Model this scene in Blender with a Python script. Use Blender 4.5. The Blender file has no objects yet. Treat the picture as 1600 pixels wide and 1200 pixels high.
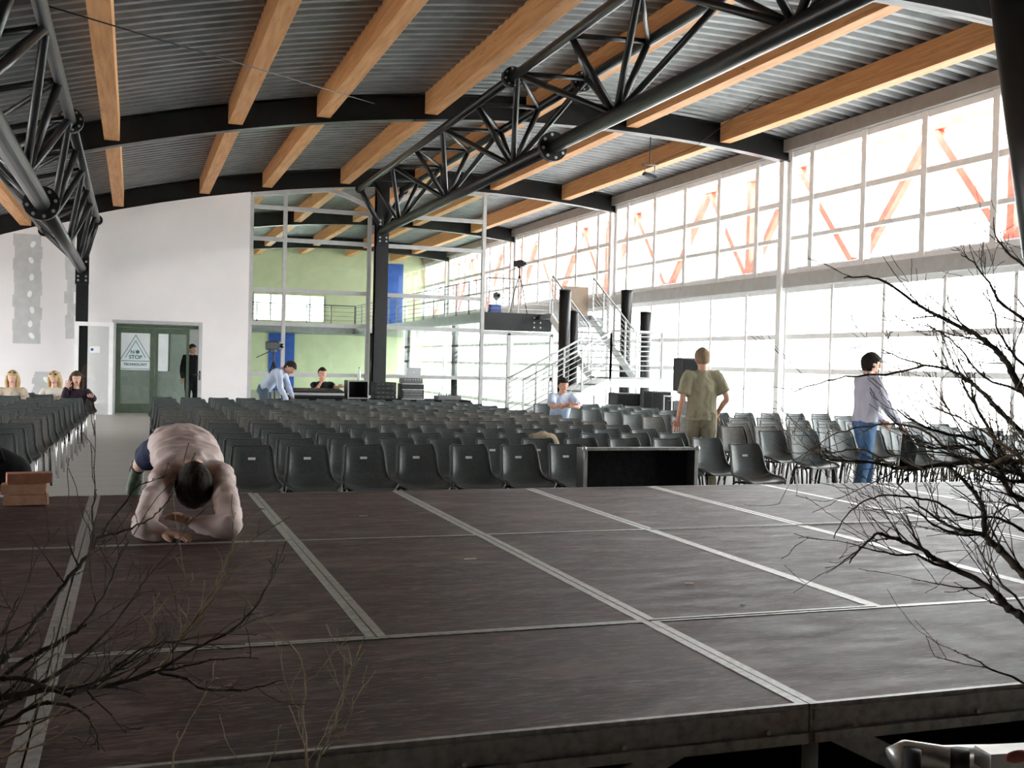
import bpy, bmesh, math, random
from mathutils import Vector, Matrix, Euler
random.seed(7)
PI = math.pi
sc = bpy.context.scene
COL = sc.collection

# ------------------------------------------------------------------ camera
CAM = Vector((0.2179, -2.5358, 1.5416))
YAW, PITCH, ROLL, FPX = .3364, -.0188, .0241, 1695.8
FW = Vector((math.sin(YAW)*math.cos(PITCH), math.cos(YAW)*math.cos(PITCH), math.sin(PITCH)))
_r = Vector((math.cos(YAW), -math.sin(YAW), 0)); _u = _r.cross(FW)
RT = _r*math.cos(ROLL) + _u*math.sin(ROLL)
UP = -_r*math.sin(ROLL) + _u*math.cos(ROLL)
cd = bpy.data.cameras.new('camera'); cam = bpy.data.objects.new('camera', cd); COL.objects.link(cam)
cd.sensor_width = 36; cd.lens = 36*FPX/1600; cd.clip_start = .05; cd.clip_end = 500
m = Matrix((RT, UP, -FW)).transposed().to_4x4(); m.translation = CAM
cam.matrix_world = m
sc.camera = cam

# ------------------------------------------------------------------ world, exposure
SKY = 5.0
w = bpy.data.worlds.new('overcast_sky'); sc.world = w; w.use_nodes = True
bg = w.node_tree.nodes['Background']
bg.inputs['Color'].default_value = (.95, .98, 1.0, 1); bg.inputs['Strength'].default_value = SKY
sc.view_settings.view_transform = 'Standard'; sc.view_settings.look = 'None'
sc.view_settings.gamma = 1; sc.view_settings.use_curve_mapping = False
sc.view_settings.exposure = 1.8

# ------------------------------------------------------------------ measuring helpers (site survey: sight lines to real planes)
def ray(px, py): return FW + RT*((px-800)/FPX) + UP*((600-py)/FPX)
def onY(px, py, Y): d = ray(px, py); return CAM + d*((Y-CAM.y)/d.y)
def onX(px, py, X): d = ray(px, py); return CAM + d*((X-CAM.x)/d.x)
def onZ(px, py, Z): d = ray(px, py); return CAM + d*((Z-CAM.z)/d.z)
def atD(px, py, D): return CAM + ray(px, py)*D

# ------------------------------------------------------------------ materials
MATS = {}
def nmat(name, col, rough=.5, metal=0., spec=.5):
    mt = bpy.data.materials.new(name); mt.use_nodes = True
    b = mt.node_tree.nodes['Principled BSDF']
    b.inputs['Base Color'].default_value = (*col, 1); b.inputs['Roughness'].default_value = rough
    b.inputs['Metallic'].default_value = metal; b.inputs['Specular IOR Level'].default_value = spec
    MATS[name] = mt
    return mt, mt.node_tree, b
def vary(name, c1, c2, scale=8, rough=.5, metal=0., spec=.5, stretch=(1,1,1), bump=0., detail=4, coord='Object', rvar=0., p0=.35, p1=.65):
    mt, nt, b = nmat(name, c1, rough, metal, spec)
    N, L = nt.nodes, nt.links
    tc = N.new('ShaderNodeTexCoord'); mp = N.new('ShaderNodeMapping'); mp.inputs['Scale'].default_value = stretch
    nz = N.new('ShaderNodeTexNoise'); nz.inputs['Scale'].default_value = scale; nz.inputs['Detail'].default_value = detail
    rp = N.new('ShaderNodeValToRGB'); rp.color_ramp.elements[0].color = (*c1, 1); rp.color_ramp.elements[1].color = (*c2, 1)
    rp.color_ramp.elements[0].position = p0; rp.color_ramp.elements[1].position = p1
    L.new(tc.outputs[coord], mp.inputs['Vector']); L.new(mp.outputs[0], nz.inputs['Vector'])
    L.new(nz.outputs['Fac'], rp.inputs['Fac']); L.new(rp.outputs[0], b.inputs['Base Color'])
    if bump:
        bp = N.new('ShaderNodeBump'); bp.inputs['Strength'].default_value = bump; bp.inputs['Distance'].default_value = .02
        L.new(nz.outputs['Fac'], bp.inputs['Height']); L.new(bp.outputs[0], b.inputs['Normal'])
    if rvar:
        mr = N.new('ShaderNodeMapRange'); mr.inputs['To Min'].default_value = rough-rvar; mr.inputs['To Max'].default_value = rough+rvar
        L.new(nz.outputs['Fac'], mr.inputs['Value']); L.new(mr.outputs[0], b.inputs['Roughness'])
    return mt
vary('ply', (.012,.006,.0055), (.042,.0205,.018), 5, .55, 0, .22, stretch=(1,9,1), bump=.03, detail=9, rvar=.18, coord='Generated')
def ply_material():
    mt = MATS['ply']; nt = mt.node_tree; N, L = nt.nodes, nt.links
    mp = [n for n in N if n.type == 'MAPPING'][0]; tc = [n for n in N if n.type == 'TEX_COORD'][0]
    g = N.new('ShaderNodeNewGeometry'); L.new(g.outputs['Position'], mp.inputs['Vector'])
    mp.inputs['Scale'].default_value = (.7, 2.2, 1)
    b = N['Principled BSDF']; rp = [n for n in N if n.type == 'VALTORGB'][0]
    def scuff(sc, scale, lo, hi, amt, prev):
        m2 = N.new('ShaderNodeMapping'); m2.inputs['Scale'].default_value = sc; L.new(g.outputs['Position'], m2.inputs['Vector'])
        n2 = N.new('ShaderNodeTexNoise'); n2.inputs['Scale'].default_value = scale; n2.inputs['Detail'].default_value = 8; n2.inputs['Roughness'].default_value = .7; n2.inputs['Distortion'].default_value = .6
        L.new(m2.outputs[0], n2.inputs['Vector'])
        r2 = N.new('ShaderNodeMapRange'); r2.inputs['From Min'].default_value = lo; r2.inputs['From Max'].default_value = hi; r2.inputs['To Max'].default_value = amt; L.new(n2.outputs['Fac'], r2.inputs['Value'])
        mx = N.new('ShaderNodeMixRGB'); mx.inputs[2].default_value = (.185,.125,.112,1); L.new(r2.outputs[0], mx.inputs[0]); L.new(prev, mx.inputs[1]); return mx.outputs[0]
    o = scuff((1,3.5,1), 2.2, .50, .70, .8, rp.outputs[0]); o = scuff((2.2,13,1), 6, .50, .66, .95, o); o = scuff((1,1,1), .9, .50, .75, .3, o)
    L.new(o, b.inputs['Base Color'])
ply_material()
vary('alu', (.50,.50,.48), (.66,.66,.63), 14, .38, .85, stretch=(1,1,1), rvar=.08)
vary('alu_worn', (.26,.26,.245), (.44,.44,.42), 34, .45, .6, rvar=.1, detail=8, p0=.3, p1=.6)
vary('steel_black', (.006,.007,.0075), (.011,.012,.013), 6, .33, 0, .42)
vary('steel_grey', (.20,.21,.22), (.26,.27,.28), 5, .42, .2)
vary('bolt', (.45,.46,.46), (.6,.6,.6), 20, .35, .9)
vary('glulam', (.55,.26,.098), (.70,.365,.155), 3.2, .55, 0, .35, stretch=(5,.35,9), detail=7)
vary('deck_steel', (.20,.21,.215), (.27,.28,.285), 2.5, .42, .55)
vary('deck_edge', (.25,.225,.205), (.29,.26,.24), 4, .6)
vary('white_wall', (.80,.765,.77), (.84,.80,.805), 1.3, .8)
vary('plaster_grey', (.50,.50,.50), (.56,.56,.56), 6, .85)
vary('plaster_white', (.85,.84,.83), (.90,.89,.88), 6, .85)
vary('floor_grey', (.43,.42,.39), (.52,.505,.47), 1.2, .42, stretch=(.4,3,1), rvar=.08)
vary('paint_white', (.82,.82,.82), (.88,.88,.88), 6, .4)
vary('frame_grey', (.46,.46,.46), (.52,.52,.52), 6, .4, .1)
vary('green_wall', (.54,.575,.385), (.60,.635,.435), 2, .7)
vary('green_door', (.052,.078,.050), (.075,.105,.068), 5, .5)
vary('blue_paint', (.012,.07,.36), (.02,.10,.45), 3, .45)
vary('red_steel', (.62,.075,.045), (.72,.11,.07), 4, .5)
vary('concrete', (.52,.51,.49), (.62,.61,.59), 1.5, .85)
vary('tan_panel', (.24,.175,.125), (.29,.215,.155), 3, .6)
vary('chair_dark', (.072,.083,.082), (.095,.106,.105), 40, .33, 0, .5)
vary('chair_dusty', (.105,.10,.092), (.135,.128,.118), 30, .5, 0, .4)
vary('chrome', (.7,.7,.7), (.8,.8,.8), 20, .16, 1)
vary('stain', (.018,.010,.009), (.03,.018,.016), 20, .5, 0, .22)
vary('rubber', (.012,.012,.012), (.02,.02,.02), 20, .7)
vary('black_cloth', (.006,.006,.007), (.012,.012,.013), 20, .9, 0, .2, bump=.2)
vary('black_gear', (.010,.010,.011), (.022,.022,.024), 30, .5)
vary('gear_grey', (.10,.10,.10), (.16,.16,.16), 30, .5)
vary('laptop_silver', (.62,.63,.65), (.68,.69,.71), 30, .35, .4)
vary('paper', (.82,.82,.80), (.88,.88,.86), 20, .8)
vary('frost', (.62,.66,.68), (.70,.74,.76), 3, .5)
vary('ink_teal', (.03,.13,.16), (.05,.18,.21), 10, .6)
vary('ink_blue', (.03,.06,.35), (.04,.08,.42), 10, .6)
vary('brick_tan', (.60,.34,.21), (.72,.43,.28), 25, .8, bump=.2)
vary('brick_red', (.42,.19,.12), (.52,.26,.17), 25, .8, bump=.2)
vary('bark_dark', (.035,.028,.020), (.095,.075,.055), 40, .8, bump=.4)
vary('bark_pale', (.24,.19,.115), (.38,.30,.19), 40, .75, bump=.3)
vary('skin', (.66,.39,.29), (.74,.46,.35), 20, .5, 0, .4)
vary('skin_ruddy', (.58,.29,.20), (.66,.36,.26), 20, .5, 0, .4)
vary('shirt_beige', (.54,.43,.40), (.64,.52,.485), 4.5, .85, 0, .2, bump=.9, detail=2.5, stretch=(1,1,.6))
vary('navy', (.012,.016,.045), (.022,.028,.07), 4.5, .85, 0, .2, bump=.9, detail=2.5, stretch=(1,1,.6))
vary('olive', (.27,.245,.165), (.33,.30,.21), 4.5, .9, 0, .15, bump=.9, detail=2.5, stretch=(1,1,.6))
vary('khaki', (.20,.175,.12), (.255,.225,.16), 4.5, .9, 0, .15, bump=.9, detail=2.5, stretch=(1,1,.6))
vary('shirt_lilac', (.42,.41,.50), (.52,.51,.60), 4.5, .85, 0, .2, bump=.9, detail=2.5, stretch=(1,1,.6))
vary('shirt_sky', (.44,.52,.66), (.54,.62,.75), 4.5, .85, 0, .2, bump=.9, detail=2.5, stretch=(1,1,.6))
vary('shirt_pale', (.40,.46,.58), (.50,.56,.68), 4.5, .85, 0, .2, bump=.9, detail=2.5, stretch=(1,1,.6))
vary('denim', (.055,.115,.23), (.10,.185,.33), 4.5, .85, 0, .2, bump=.9, detail=2.5, stretch=(1,1,.6))
vary('denim_grey', (.06,.085,.11), (.10,.13,.16), 4.5, .85, 0, .2, bump=.9, detail=2.5, stretch=(1,1,.6))
vary('black_shirt', (.008,.008,.010), (.016,.016,.02), 12, .85, 0, .2, bump=.3)
vary('plum_shirt', (.022,.012,.022), (.035,.02,.035), 12, .85, 0, .2, bump=.3)
vary('cream_jacket', (.66,.62,.54), (.76,.72,.64), 10, .85, 0, .2, bump=.3)
vary('beige_top', (.50,.43,.33), (.58,.50,.40), 10, .85, 0, .2, bump=.3)
vary('sock', (.02,.02,.025), (.03,.03,.035), 30, .9)
vary('shoe_green', (.09,.13,.08), (.17,.22,.15), 30, .7)
vary('shoe_white', (.62,.64,.60), (.72,.73,.70), 30, .6)
vary('shoe_dark', (.02,.018,.016), (.035,.03,.028), 30, .6)
vary('hair_dark', (.012,.010,.008), (.035,.028,.022), 60, .85, 0, .2, stretch=(1,1,.2), bump=.4)
vary('hair_brown', (.045,.026,.015), (.10,.06,.035), 60, .85, 0, .2, stretch=(1,1,.2), bump=.4)
vary('hair_sand', (.22,.15,.09), (.30,.215,.14), 60, .85, 0, .2, stretch=(1,1,.2), bump=.4)
vary('hair_blond', (.40,.26,.11), (.62,.44,.22), 50, .5, stretch=(1,1,.15), bump=.4)
vary('lip', (.33,.10,.09), (.38,.13,.11), 30, .5)
vary('eye_dark', (.01,.01,.01), (.02,.018,.015), 30, .2)
vary('orange_mark', (.75,.38,.04), (.85,.45,.06), 20, .5)
vary('red_mark', (.30,.05,.035), (.42,.10,.08), 40, .5)
vary('tape', (.62,.58,.46), (.72,.68,.56), 20, .8)
vary('tan_cloth', (.36,.29,.20), (.48,.39,.28), 14, .9, bump=.3)
vary('towel_blue', (.10,.16,.42), (.14,.2,.5), 20, .9)
def glass(name, tint=(1,1,1), refl=.9, mixmin=.04):
    mt = bpy.data.materials.new(name); mt.use_nodes = True; nt = mt.node_tree; N, L = nt.nodes, nt.links
    N.clear(); o = N.new('ShaderNodeOutputMaterial'); mx = N.new('ShaderNodeMixShader')
    t = N.new('ShaderNodeBsdfTransparent'); t.inputs[0].default_value = (*tint, 1)
    g = N.new('ShaderNodeBsdfGlossy'); g.inputs[0].default_value = (refl, refl, refl, 1); g.inputs[1].default_value = .0
    lw = N.new('ShaderNodeLayerWeight'); lw.inputs['Blend'].default_value = .5
    pw = N.new('ShaderNodeMath'); pw.operation = 'POWER'; pw.inputs[1].default_value = 4.0
    f = N.new('ShaderNodeMath'); f.operation = 'MULTIPLY_ADD'; f.inputs[1].default_value = .55; f.inputs[2].default_value = mixmin
    L.new(lw.outputs['Facing'], pw.inputs[0]); L.new(pw.outputs[0], f.inputs[0]); L.new(f.outputs[0], mx.inputs[0]); L.new(t.outputs[0], mx.inputs[1]); L.new(g.outputs[0], mx.inputs[2]); L.new(mx.outputs[0], o.inputs[0])
    MATS[name] = mt
glass('glass', (.96,.98,.97)); glass('glass_green', (.90,.96,.91))
# glulam lamination joints
def lam_material():
    mt = MATS['glulam']; nt = mt.node_tree; N, L = nt.nodes, nt.links
    b = N['Principled BSDF']; rp = [n for n in N if n.type == 'VALTORGB'][0]
    g = N.new('ShaderNodeNewGeometry'); sx = N.new('ShaderNodeSeparateXYZ'); L.new(g.outputs['Position'], sx.inputs[0])
    mp = [n for n in N if n.type == 'MAPPING'][0]; L.new(g.outputs['Position'], mp.inputs['Vector'])
    nz = N.new('ShaderNodeTexNoise'); nz.inputs['Scale'].default_value = 1.0; nz.inputs['Detail'].default_value = 2
    mp2 = N.new('ShaderNodeMapping'); mp2.inputs['Scale'].default_value = (22, 3.5, 22); L.new(g.outputs['Position'], mp2.inputs['Vector']); L.new(mp2.outputs[0], nz.inputs['Vector'])
    r2 = N.new('ShaderNodeValToRGB'); r2.color_ramp.elements[0].position = .70; r2.color_ramp.elements[1].position = .76
    r2.color_ramp.elements[0].color = (1,1,1,1); r2.color_ramp.elements[1].color = (.45,.36,.3,1)
    L.new(nz.outputs['Fac'], r2.inputs[0])
    mx = N.new('ShaderNodeMixRGB'); mx.blend_type = 'MULTIPLY'; mx.inputs[0].default_value = 1
    L.new(rp.outputs[0], mx.inputs[1]); L.new(r2.outputs[0], mx.inputs[2]); L.new(mx.outputs[0], b.inputs['Base Color'])
lam_material()
def pos_coord(*names):
    for n_ in names:
        nt = MATS[n_].node_tree
        mp = [n for n in nt.nodes if n.type == 'MAPPING'][0]
        g = nt.nodes.new('ShaderNodeNewGeometry'); nt.links.new(g.outputs['Position'], mp.inputs['Vector'])
pos_coord('floor_grey', 'white_wall', 'deck_steel')

# ------------------------------------------------------------------ mesh builder
class MB:
    def __init__(s): s.v = []; s.f = []; s.sm = []
    def add(s, vs, fs, smooth=False):
        o = len(s.v); s.v += [tuple(v) for v in vs]; s.f += [tuple(i+o for i in f) for f in fs]; s.sm += [smooth]*len(fs); return s
    def box(s, c, d, M=None):
        x, y, z = d[0]/2, d[1]/2, d[2]/2
        vs = [Vector(p) for p in ((-x,-y,-z),(x,-y,-z),(x,y,-z),(-x,y,-z),(-x,-y,z),(x,-y,z),(x,y,z),(-x,y,z))]
        if M is not None: vs = [M @ v for v in vs]
        c = Vector(c)
        return s.add([v+c for v in vs], [(0,3,2,1),(4,5,6,7),(0,1,5,4),(1,2,6,5),(2,3,7,6),(3,0,4,7)])
    def bb(s, x0, x1, y0, y1, z0, z1): return s.box(((x0+x1)/2,(y0+y1)/2,(z0+z1)/2), (x1-x0,y1-y0,z1-z0))
    def bev(s, c, d, b=.01, M=None):
        x, y, z = d[0]/2, d[1]/2, d[2]/2; b = min(b, x*.9, y*.9, z*.9)
        bm = bmesh.new(); bmesh.ops.create_cube(bm, size=1)
        for v in bm.verts: v.co = Vector((v.co.x*2*x, v.co.y*2*y, v.co.z*2*z))
        bmesh.ops.bevel(bm, geom=list(bm.edges), offset=b, segments=2, affect='EDGES', profile=.6)
        bm.verts.index_update(); vs = [v.co.copy() for v in bm.verts]; fs = [[v.index for v in f.verts] for f in bm.faces]; bm.free()
        if M is not None: vs = [M @ v for v in vs]
        c = Vector(c); return s.add([v+c for v in vs], fs)
    def tube(s, pts, rad, n=8, cap=True, smooth=True, flat=None):
        pts = [Vector(p) for p in pts]; k = len(pts)
        if not hasattr(rad, '__len__'): rad = [rad]*k
        T = []
        for i in range(k):
            a = pts[max(0,i-1)]; b = pts[min(k-1,i+1)]; t = (b-a)
            T.append(t.normalized() if t.length > 1e-9 else Vector((0,0,1)))
        ref = Vector(flat) if flat is not None else (Vector((0,0,1)) if abs(T[0].z) < .9 else Vector((1,0,0)))
        u = T[0].cross(ref).normalized(); vs = []; fs = []
        for i in range(k):
            u = (u - T[i]*u.dot(T[i]));
            u = u.normalized() if u.length > 1e-6 else T[i].orthogonal().normalized()
            w_ = T[i].cross(u)
            r = rad[i]; rx, ry = (r if hasattr(r, '__len__') else (r, r))
            for j in range(n):
                a = 2*PI*j/n; vs.append(pts[i] + u*(math.cos(a)*rx) + w_*(math.sin(a)*ry))
        for i in range(k-1):
            for j in range(n):
                a, b = i*n+j, i*n+(j+1)%n; fs.append((a, b, b+n, a+n))
        if cap: fs.append(tuple(range(n-1,-1,-1))); fs.append(tuple(range((k-1)*n, k*n)))
        return s.add(vs, fs, smooth)
    def rod(s, a, b, r, n=8): return s.tube([a, b], r, n)
    def disc(s, c, axis, r, t, n=16):
        c = Vector(c); a = Vector(axis).normalized(); return s.tube([c-a*t/2, c+a*t/2], r, n, smooth=False)
    def bar(s, a, b, w_, h, up=(0,0,1)):
        a, b = Vector(a), Vector(b); t = (b-a); L_ = t.length; t.normalize(); up = Vector(up)
        x = t.cross(up)
        x = x.normalized() if x.length > 1e-6 else t.orthogonal().normalized()
        z = x.cross(t); M = Matrix((x, t, z)).transposed()
        return s.box((a+b)/2, (w_, L_, h), M)
    def ell(s, c, r, nu=14, nv=10, M=None, fn=None):
        vs = []; fs = []; c = Vector(c)
        for i in range(nv+1):
            th = PI*i/nv
            for j in range(nu):
                ph = 2*PI*j/nu; p = Vector((math.sin(th)*math.cos(ph), math.sin(th)*math.sin(ph), math.cos(th)))
                if fn: p = fn(p)
                p = Vector((p.x*r[0], p.y*r[1], p.z*r[2]))
                if M is not None: p = M @ p
                vs.append(p+c)
        for i in range(nv):
            for j in range(nu):
                a, b = i*nu+j, i*nu+(j+1)%nu; fs.append((a, a+nu, b+nu, b))
        return s.add(vs, fs, True)
    def mesh(s, name, mat):
        me = bpy.data.meshes.new(name); me.from_pydata(s.v, [], s.f)
        if mat: me.materials.append(MATS[mat])
        me.polygons.foreach_set('use_smooth', s.sm); me.update(); return me
    def build(s, name, mat, parent=None, kind=None):
        o = bpy.data.objects.new(name, s.mesh(name, mat)); COL.objects.link(o)
        if parent is not None: par(o, parent)
        if kind: o['kind'] = kind
        return o
def par(o, p):
    o.parent = p
def mo(name, me, parent=None, loc=None):
    o = bpy.data.objects.new(name, me); COL.objects.link(o)
    if loc is not None: o.location = loc
    if parent is not None: par(o, parent)
    return o
def tag(o, label=None, cat=None, group=None, kind=None):
    if label: o['label'] = label
    if cat: o['category'] = cat
    if group: o['group'] = group
    if kind: o['kind'] = kind
    return o
def empty(name, label=None, cat=None, group=None, kind=None, loc=(0,0,0)):
    o = bpy.data.objects.new(name, None); COL.objects.link(o); o.location = loc; o.empty_display_size = .1
    return tag(o, label, cat, group, kind)
ORD = ['first','second','third','fourth','fifth','sixth','seventh','eighth','ninth','tenth','eleventh','twelfth','thirteenth','fourteenth','fifteenth','sixteenth','seventeenth']

# ------------------------------------------------------------------ dimensions of the hall
XW = 13.93           # window wall
XL = -8.0            # left wall
YE = 27.4            # end wall / glass partition
YF = 50.0            # far green wall
YB = -6.5            # wall behind the camera
ARCH = [-0.2, 9.5, 18.3, 27.45, 36.6, 45.7]
def zb(x): return 6.455 - .0139*(x-9.1)**2
DK = .50
ST = .62             # stage height

# floor and ground outside
MB().bb(XL-.2, XW+.2, YB-.2, YF+.2, -.2, 0).build('floor', 'floor_grey', kind='structure')
g_ = MB(); g_.bb(XW+.2, 90, -60, 120, -.4, -.05); g_.bb(-90, XL-.2, -60, 120, -.4, -.05)
g_.build('ground', 'concrete', kind='structure')

# ------------------------------------------------------------------ ceiling
ceil = empty('ceiling', kind='structure')
def deck_mesh():
    b = MB(); x0, x1, nx = XL-.4, XW+.55, 44
    prof = [(0,0),(.10,0),(.13,.07),(.27,.07),(.30,0)]
    ys = []
    y = YB-.2
    while y < YF+.3:
        for a, h in prof[:4]: ys.append((y+a, h))
        y += .30
    ys.append((y, 0)); vs = []; fs = []
    for i in range(nx+1):
        x = x0+(x1-x0)*i/nx; z = zb(x)+DK
        for yy, h in ys: vs.append((x, yy, z+h))
    n = len(ys)
    for i in range(nx):
        for j in range(n-1):
            a = i*n+j; fs.append((a, a+n, a+n+1, a+1))
    b.add(vs, fs)
    # weather skin above
    vs = []; fs = []
    for i in range(nx+1):
        x = x0+(x1-x0)*i/nx; z = zb(x)+DK+.2; vs += [(x, YB-.3, z), (x, YF+.4, z)]
    for i in range(nx): a = 2*i; fs.append((a, a+1, a+3, a+2))
    b.add(vs, fs); return b
deck_mesh().build('corrugated_deck', 'deck_steel', ceil)
def arch_mesh(y):
    b = MB(); n = 36; xs = [XL+(XW-XL)*i/n for i in range(n+1)]
    def strip(y0, y1, za, zc):
        vs = []; fs = []
        for x in xs:
            z = zb(x); vs += [(x,y0,z+za),(x,y1,z+za),(x,y1,z+zc),(x,y0,z+zc)]
        for i in range(n):
            a = 4*i
            for j in range(4): fs.append((a+j, a+(j+1)%4, a+4+(j+1)%4, a+4+j))
        fs.append((0,3,2,1)); a = 4*n; fs.append((a,a+1,a+2,a+3)); b.add(vs, fs)
    strip(y-.012, y+.012, 0, DK); strip(y-.11, y+.11, 0, .025); strip(y-.11, y+.11, DK-.025, DK-.001)
    return b
for y in ARCH: arch_mesh(y).build('arch_beam', 'steel_black', ceil)
BX = [-6.6, -4.5, -2.38, -.2, 1.93, 3.55, 5.65, 7.75, 9.98, 12.2]
bounds = [YB] + ARCH + [YF]
for i in range(len(bounds)-1):
    y0, y1 = bounds[i]+.12, bounds[i+1]-.12
    if y1 - y0 < .5: continue
    for x in BX:
        z0 = zb(x)+.09; z1 = zb(x)+DK+.01
        MB().bev((x,(y0+y1)/2,(z0+z1)/2), (.26, y1-y0, z1-z0), .008).build('wood_beam', 'glulam', ceil)

# ------------------------------------------------------------------ walls
def wall_with_holes(name, axis, c, t, u0, u1, z0, ztop, holes, mat):
    """ztop: function of u or number; holes: (u0,u1,z0,z1)"""
    b = MB(); us = sorted(set([u0, u1] + [h[0] for h in holes] + [h[1] for h in holes]))
    fine = []
    for a, d in zip(us[:-1], us[1:]):
        k = max(1, int((d-a)/.8)) if callable(ztop) else 1
        fine += [a+(d-a)*i/k for i in range(k)]
    fine.append(us[-1]); zt = ztop if callable(ztop) else (lambda u: ztop)
    def pt(u, s, z): return (u, c+s*t/2, z) if axis == 'x' else (c+s*t/2, u, z)
    for a, d in zip(fine[:-1], fine[1:]):
        mid = (a+d)/2; hs = sorted([h for h in holes if h[0] <= mid <= h[1]], key=lambda h: h[2])
        zs = z0
        spans = []
        for h in hs: spans.append((zs, h[2])); zs = h[3]
        spans.append((zs, None))
        for s0, s1 in spans:
            ta, td = (zt(a), zt(d)) if s1 is None else (s1, s1)
            if ta - s0 < .01: continue
            vs = [pt(a,-1,s0),pt(d,-1,s0),pt(d,1,s0),pt(a,1,s0),pt(a,-1,ta),pt(d,-1,td),pt(d,1,td),pt(a,1,ta)]
            b.add(vs, [(0,3,2,1),(4,5,6,7),(0,1,5,4),(1,2,6,5),(2,3,7,6),(3,0,4,7)])
    return b.build(name, mat, kind='structure')
top = lambda x: zb(x)+.01
DX0, DX1, DZ = -.24, 1.88, 2.37      # doorway
wall_front = wall_with_holes('wall_front', 'x', YE, .2, XL, 3.12, 0, top, [(DX0, DX1, -.01, DZ)], 'white_wall')
wall_with_holes('wall_left', 'y', XL-.1, .2, YB, YF, 0, zb(XL)+DK, [(y, y+4.2, .55, 2.55) for y in (2.5,7.2,12,16.6,21.5,29,34,39,44)], 'white_wall')
wall_with_holes('wall_back', 'x', YB-.1, .2, XL, XW, 0, lambda x: zb(x)+DK, [], 'black_cloth')  # unseen wall, made black to keep light off the stage front
wall_with_holes('wall_far', 'x', YF+.1, .2, XL, XW, 0, lambda x: zb(x)+DK, [(5.55, 8.9, 3.35, 4.55)], 'green_wall')
# lobby behind the doorway; unseen side wall and ceiling added to dim it
lob = MB(); lob.bb(-1.6, 3.05, YE+3.0, YE+3.15, 0, 2.9); lob.bb(-1.75, -1.6, YE+.1, YE+3.15, 0, 2.9); lob.bb(-1.75, 3.05, YE+.1, YE+3.15, 2.9, 3.0)
lob.build('wall_lobby', 'plaster_grey', kind='structure')
# plasterboard joints left unpainted on the white end wall
for (xa, za), (xb, zc) in (((-2.62, 1.75), (-1.98, 4.50)), ((-2.15, .35), (-1.55, 1.05)), ((-1.42,1.9),(-1.2,4.6))):
    pb = MB(); n = 9
    for i in range(n):
        z0 = za+(zc-za)*i/n; z1 = za+(zc-za)*(i+1)/n; j = random.uniform(-.04,.04)
        pb.bb(xa+j, xb+j, YE-.1035-.0003*(i%2), YE-.0995, z0, z1)
    pb.build('plaster_joint', 'plaster_grey', wall_front)
for x, z in ((-2.2,4.25),(-2.24,3.85),(-2.22,3.42),(-2.26,3.0),(-2.2,2.6),(-2.24,2.25),(-2.2,1.95),(-1.85,.85),(-1.88,.55)):
    b = MB(); b.ell((x, YE-.103, z), (.06,.003,.09), 10, 6, Matrix.Rotation(random.uniform(-.7,.7),3,'Y')); b.build('filler_spot', 'plaster_white', wall_front)

# ------------------------------------------------------------------ window wall on the right
def win_run(n, ya, yb, ys, zs, zl, zh):
    w_ = empty('window_%d' % n, kind='structure'); x = XW; mw = .075 if zl > 3 else .04
    for y in ys: MB().bb(x-.08, x+.08, y-mw, y+mw, zl, zh).build('mullion', 'paint_white', w_)
    for z, h in zs: MB().bb(x-.055, x+.055, ya, yb, z-h/2, z+h/2).build('rail', 'paint_white', w_)
    yy = sorted(set([ya]+list(ys)+[yb])); zz = [z for z, h in zs]
    for a, d in zip(yy[:-1], yy[1:]):
        if d-a < .1: continue
        for p, q in zip(zz[:-1], zz[1:]):
            MB().bb(x-.006, x+.006, a+.045, d-.045, p+.03, q-.03).build('pane', 'glass', w_)
            if zl > 3: # opening sash line inside the upper lights
                pass
    return w_
UZ = [(3.72,.12),(4.45,.09),(5.26,.12),(6.30,.14)]
LZ = [(.06,.12),(1.53,.11),(2.28,.11),(3.30,.10)]
n = 1
for i in range(-1, 6):
    ya = bounds[i+1] if i >= 0 else YB; yb = ARCH[i+1] if i < 5 else YF
    if i == -1:
        MB().bb(XW-.1, XW+.1, ya, yb, 0, 6.36).build('wall_right', 'black_cloth', kind='structure'); continue  # unseen bay closed off in black to darken the stage front
    L_ = yb-ya
    us = [ya+.12] + [y for y in (yb-.93-1.75*j for j in range(5)) if y > ya+.3] + [yb-.12]
    win_run(n, ya, yb, us, UZ, 3.66, 6.36); n += 1
    ul = [y for y in (18.2+1.66*j for j in range(-16,21)) if ya+.02 < y <= yb+.02]
    win_run(n, ya, yb, ul, LZ, 0, 3.34); n += 1
MB().bb(XW-.16, XW+.10, YB, YF, 3.36, 3.66).build('trim_1', 'frame_grey', kind='structure')
MB().bb(XW-.20, XW+.2, YB, YF, 6.36, zb(XW)+DK).build('trim_2', 'deck_edge', kind='structure')
for i, y in enumerate(ARCH):
    c = empty('window_column', kind='structure'); 
    MB().bb(XW-.22, XW-.08, y-.09, y+.09, 0, zb(XW-.1)+.01).build('column_shaft', 'paint_white', c)
# left windows (out of view, they light the end wall)
for i, y in enumerate((2.5,7.2,12,16.6,21.5,29,34,39,44)):
    w_ = empty('window_%d' % n, kind='structure'); n += 1
    for k in range(5): MB().bb(XL-.14, XL-.06, y+k*1.05-.03, y+k*1.05+.03, .55, 2.55).build('mullion', 'paint_white', w_)
    MB().bb(XL-.14, XL-.06, y, y+4.2, 1.5, 1.56).build('rail', 'paint_white', w_)
# far window in green wall
w_ = empty('window_%d' % n, kind='structure')
for x in (5.55, 6.35, 8.2, 8.9): MB().bb(x-.04, x+.04, YF, YF+.1, 3.35, 4.55).build('mullion', 'paint_white', w_)
for x in (5.55, 6.35, 8.2):
    MB().bb(x+.04, {5.55:6.35,6.35:8.2,8.2:8.9}[x]-.04, YF+.05, YF+.06, 3.35, 4.55).build('pane', 'glass', w_)

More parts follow.
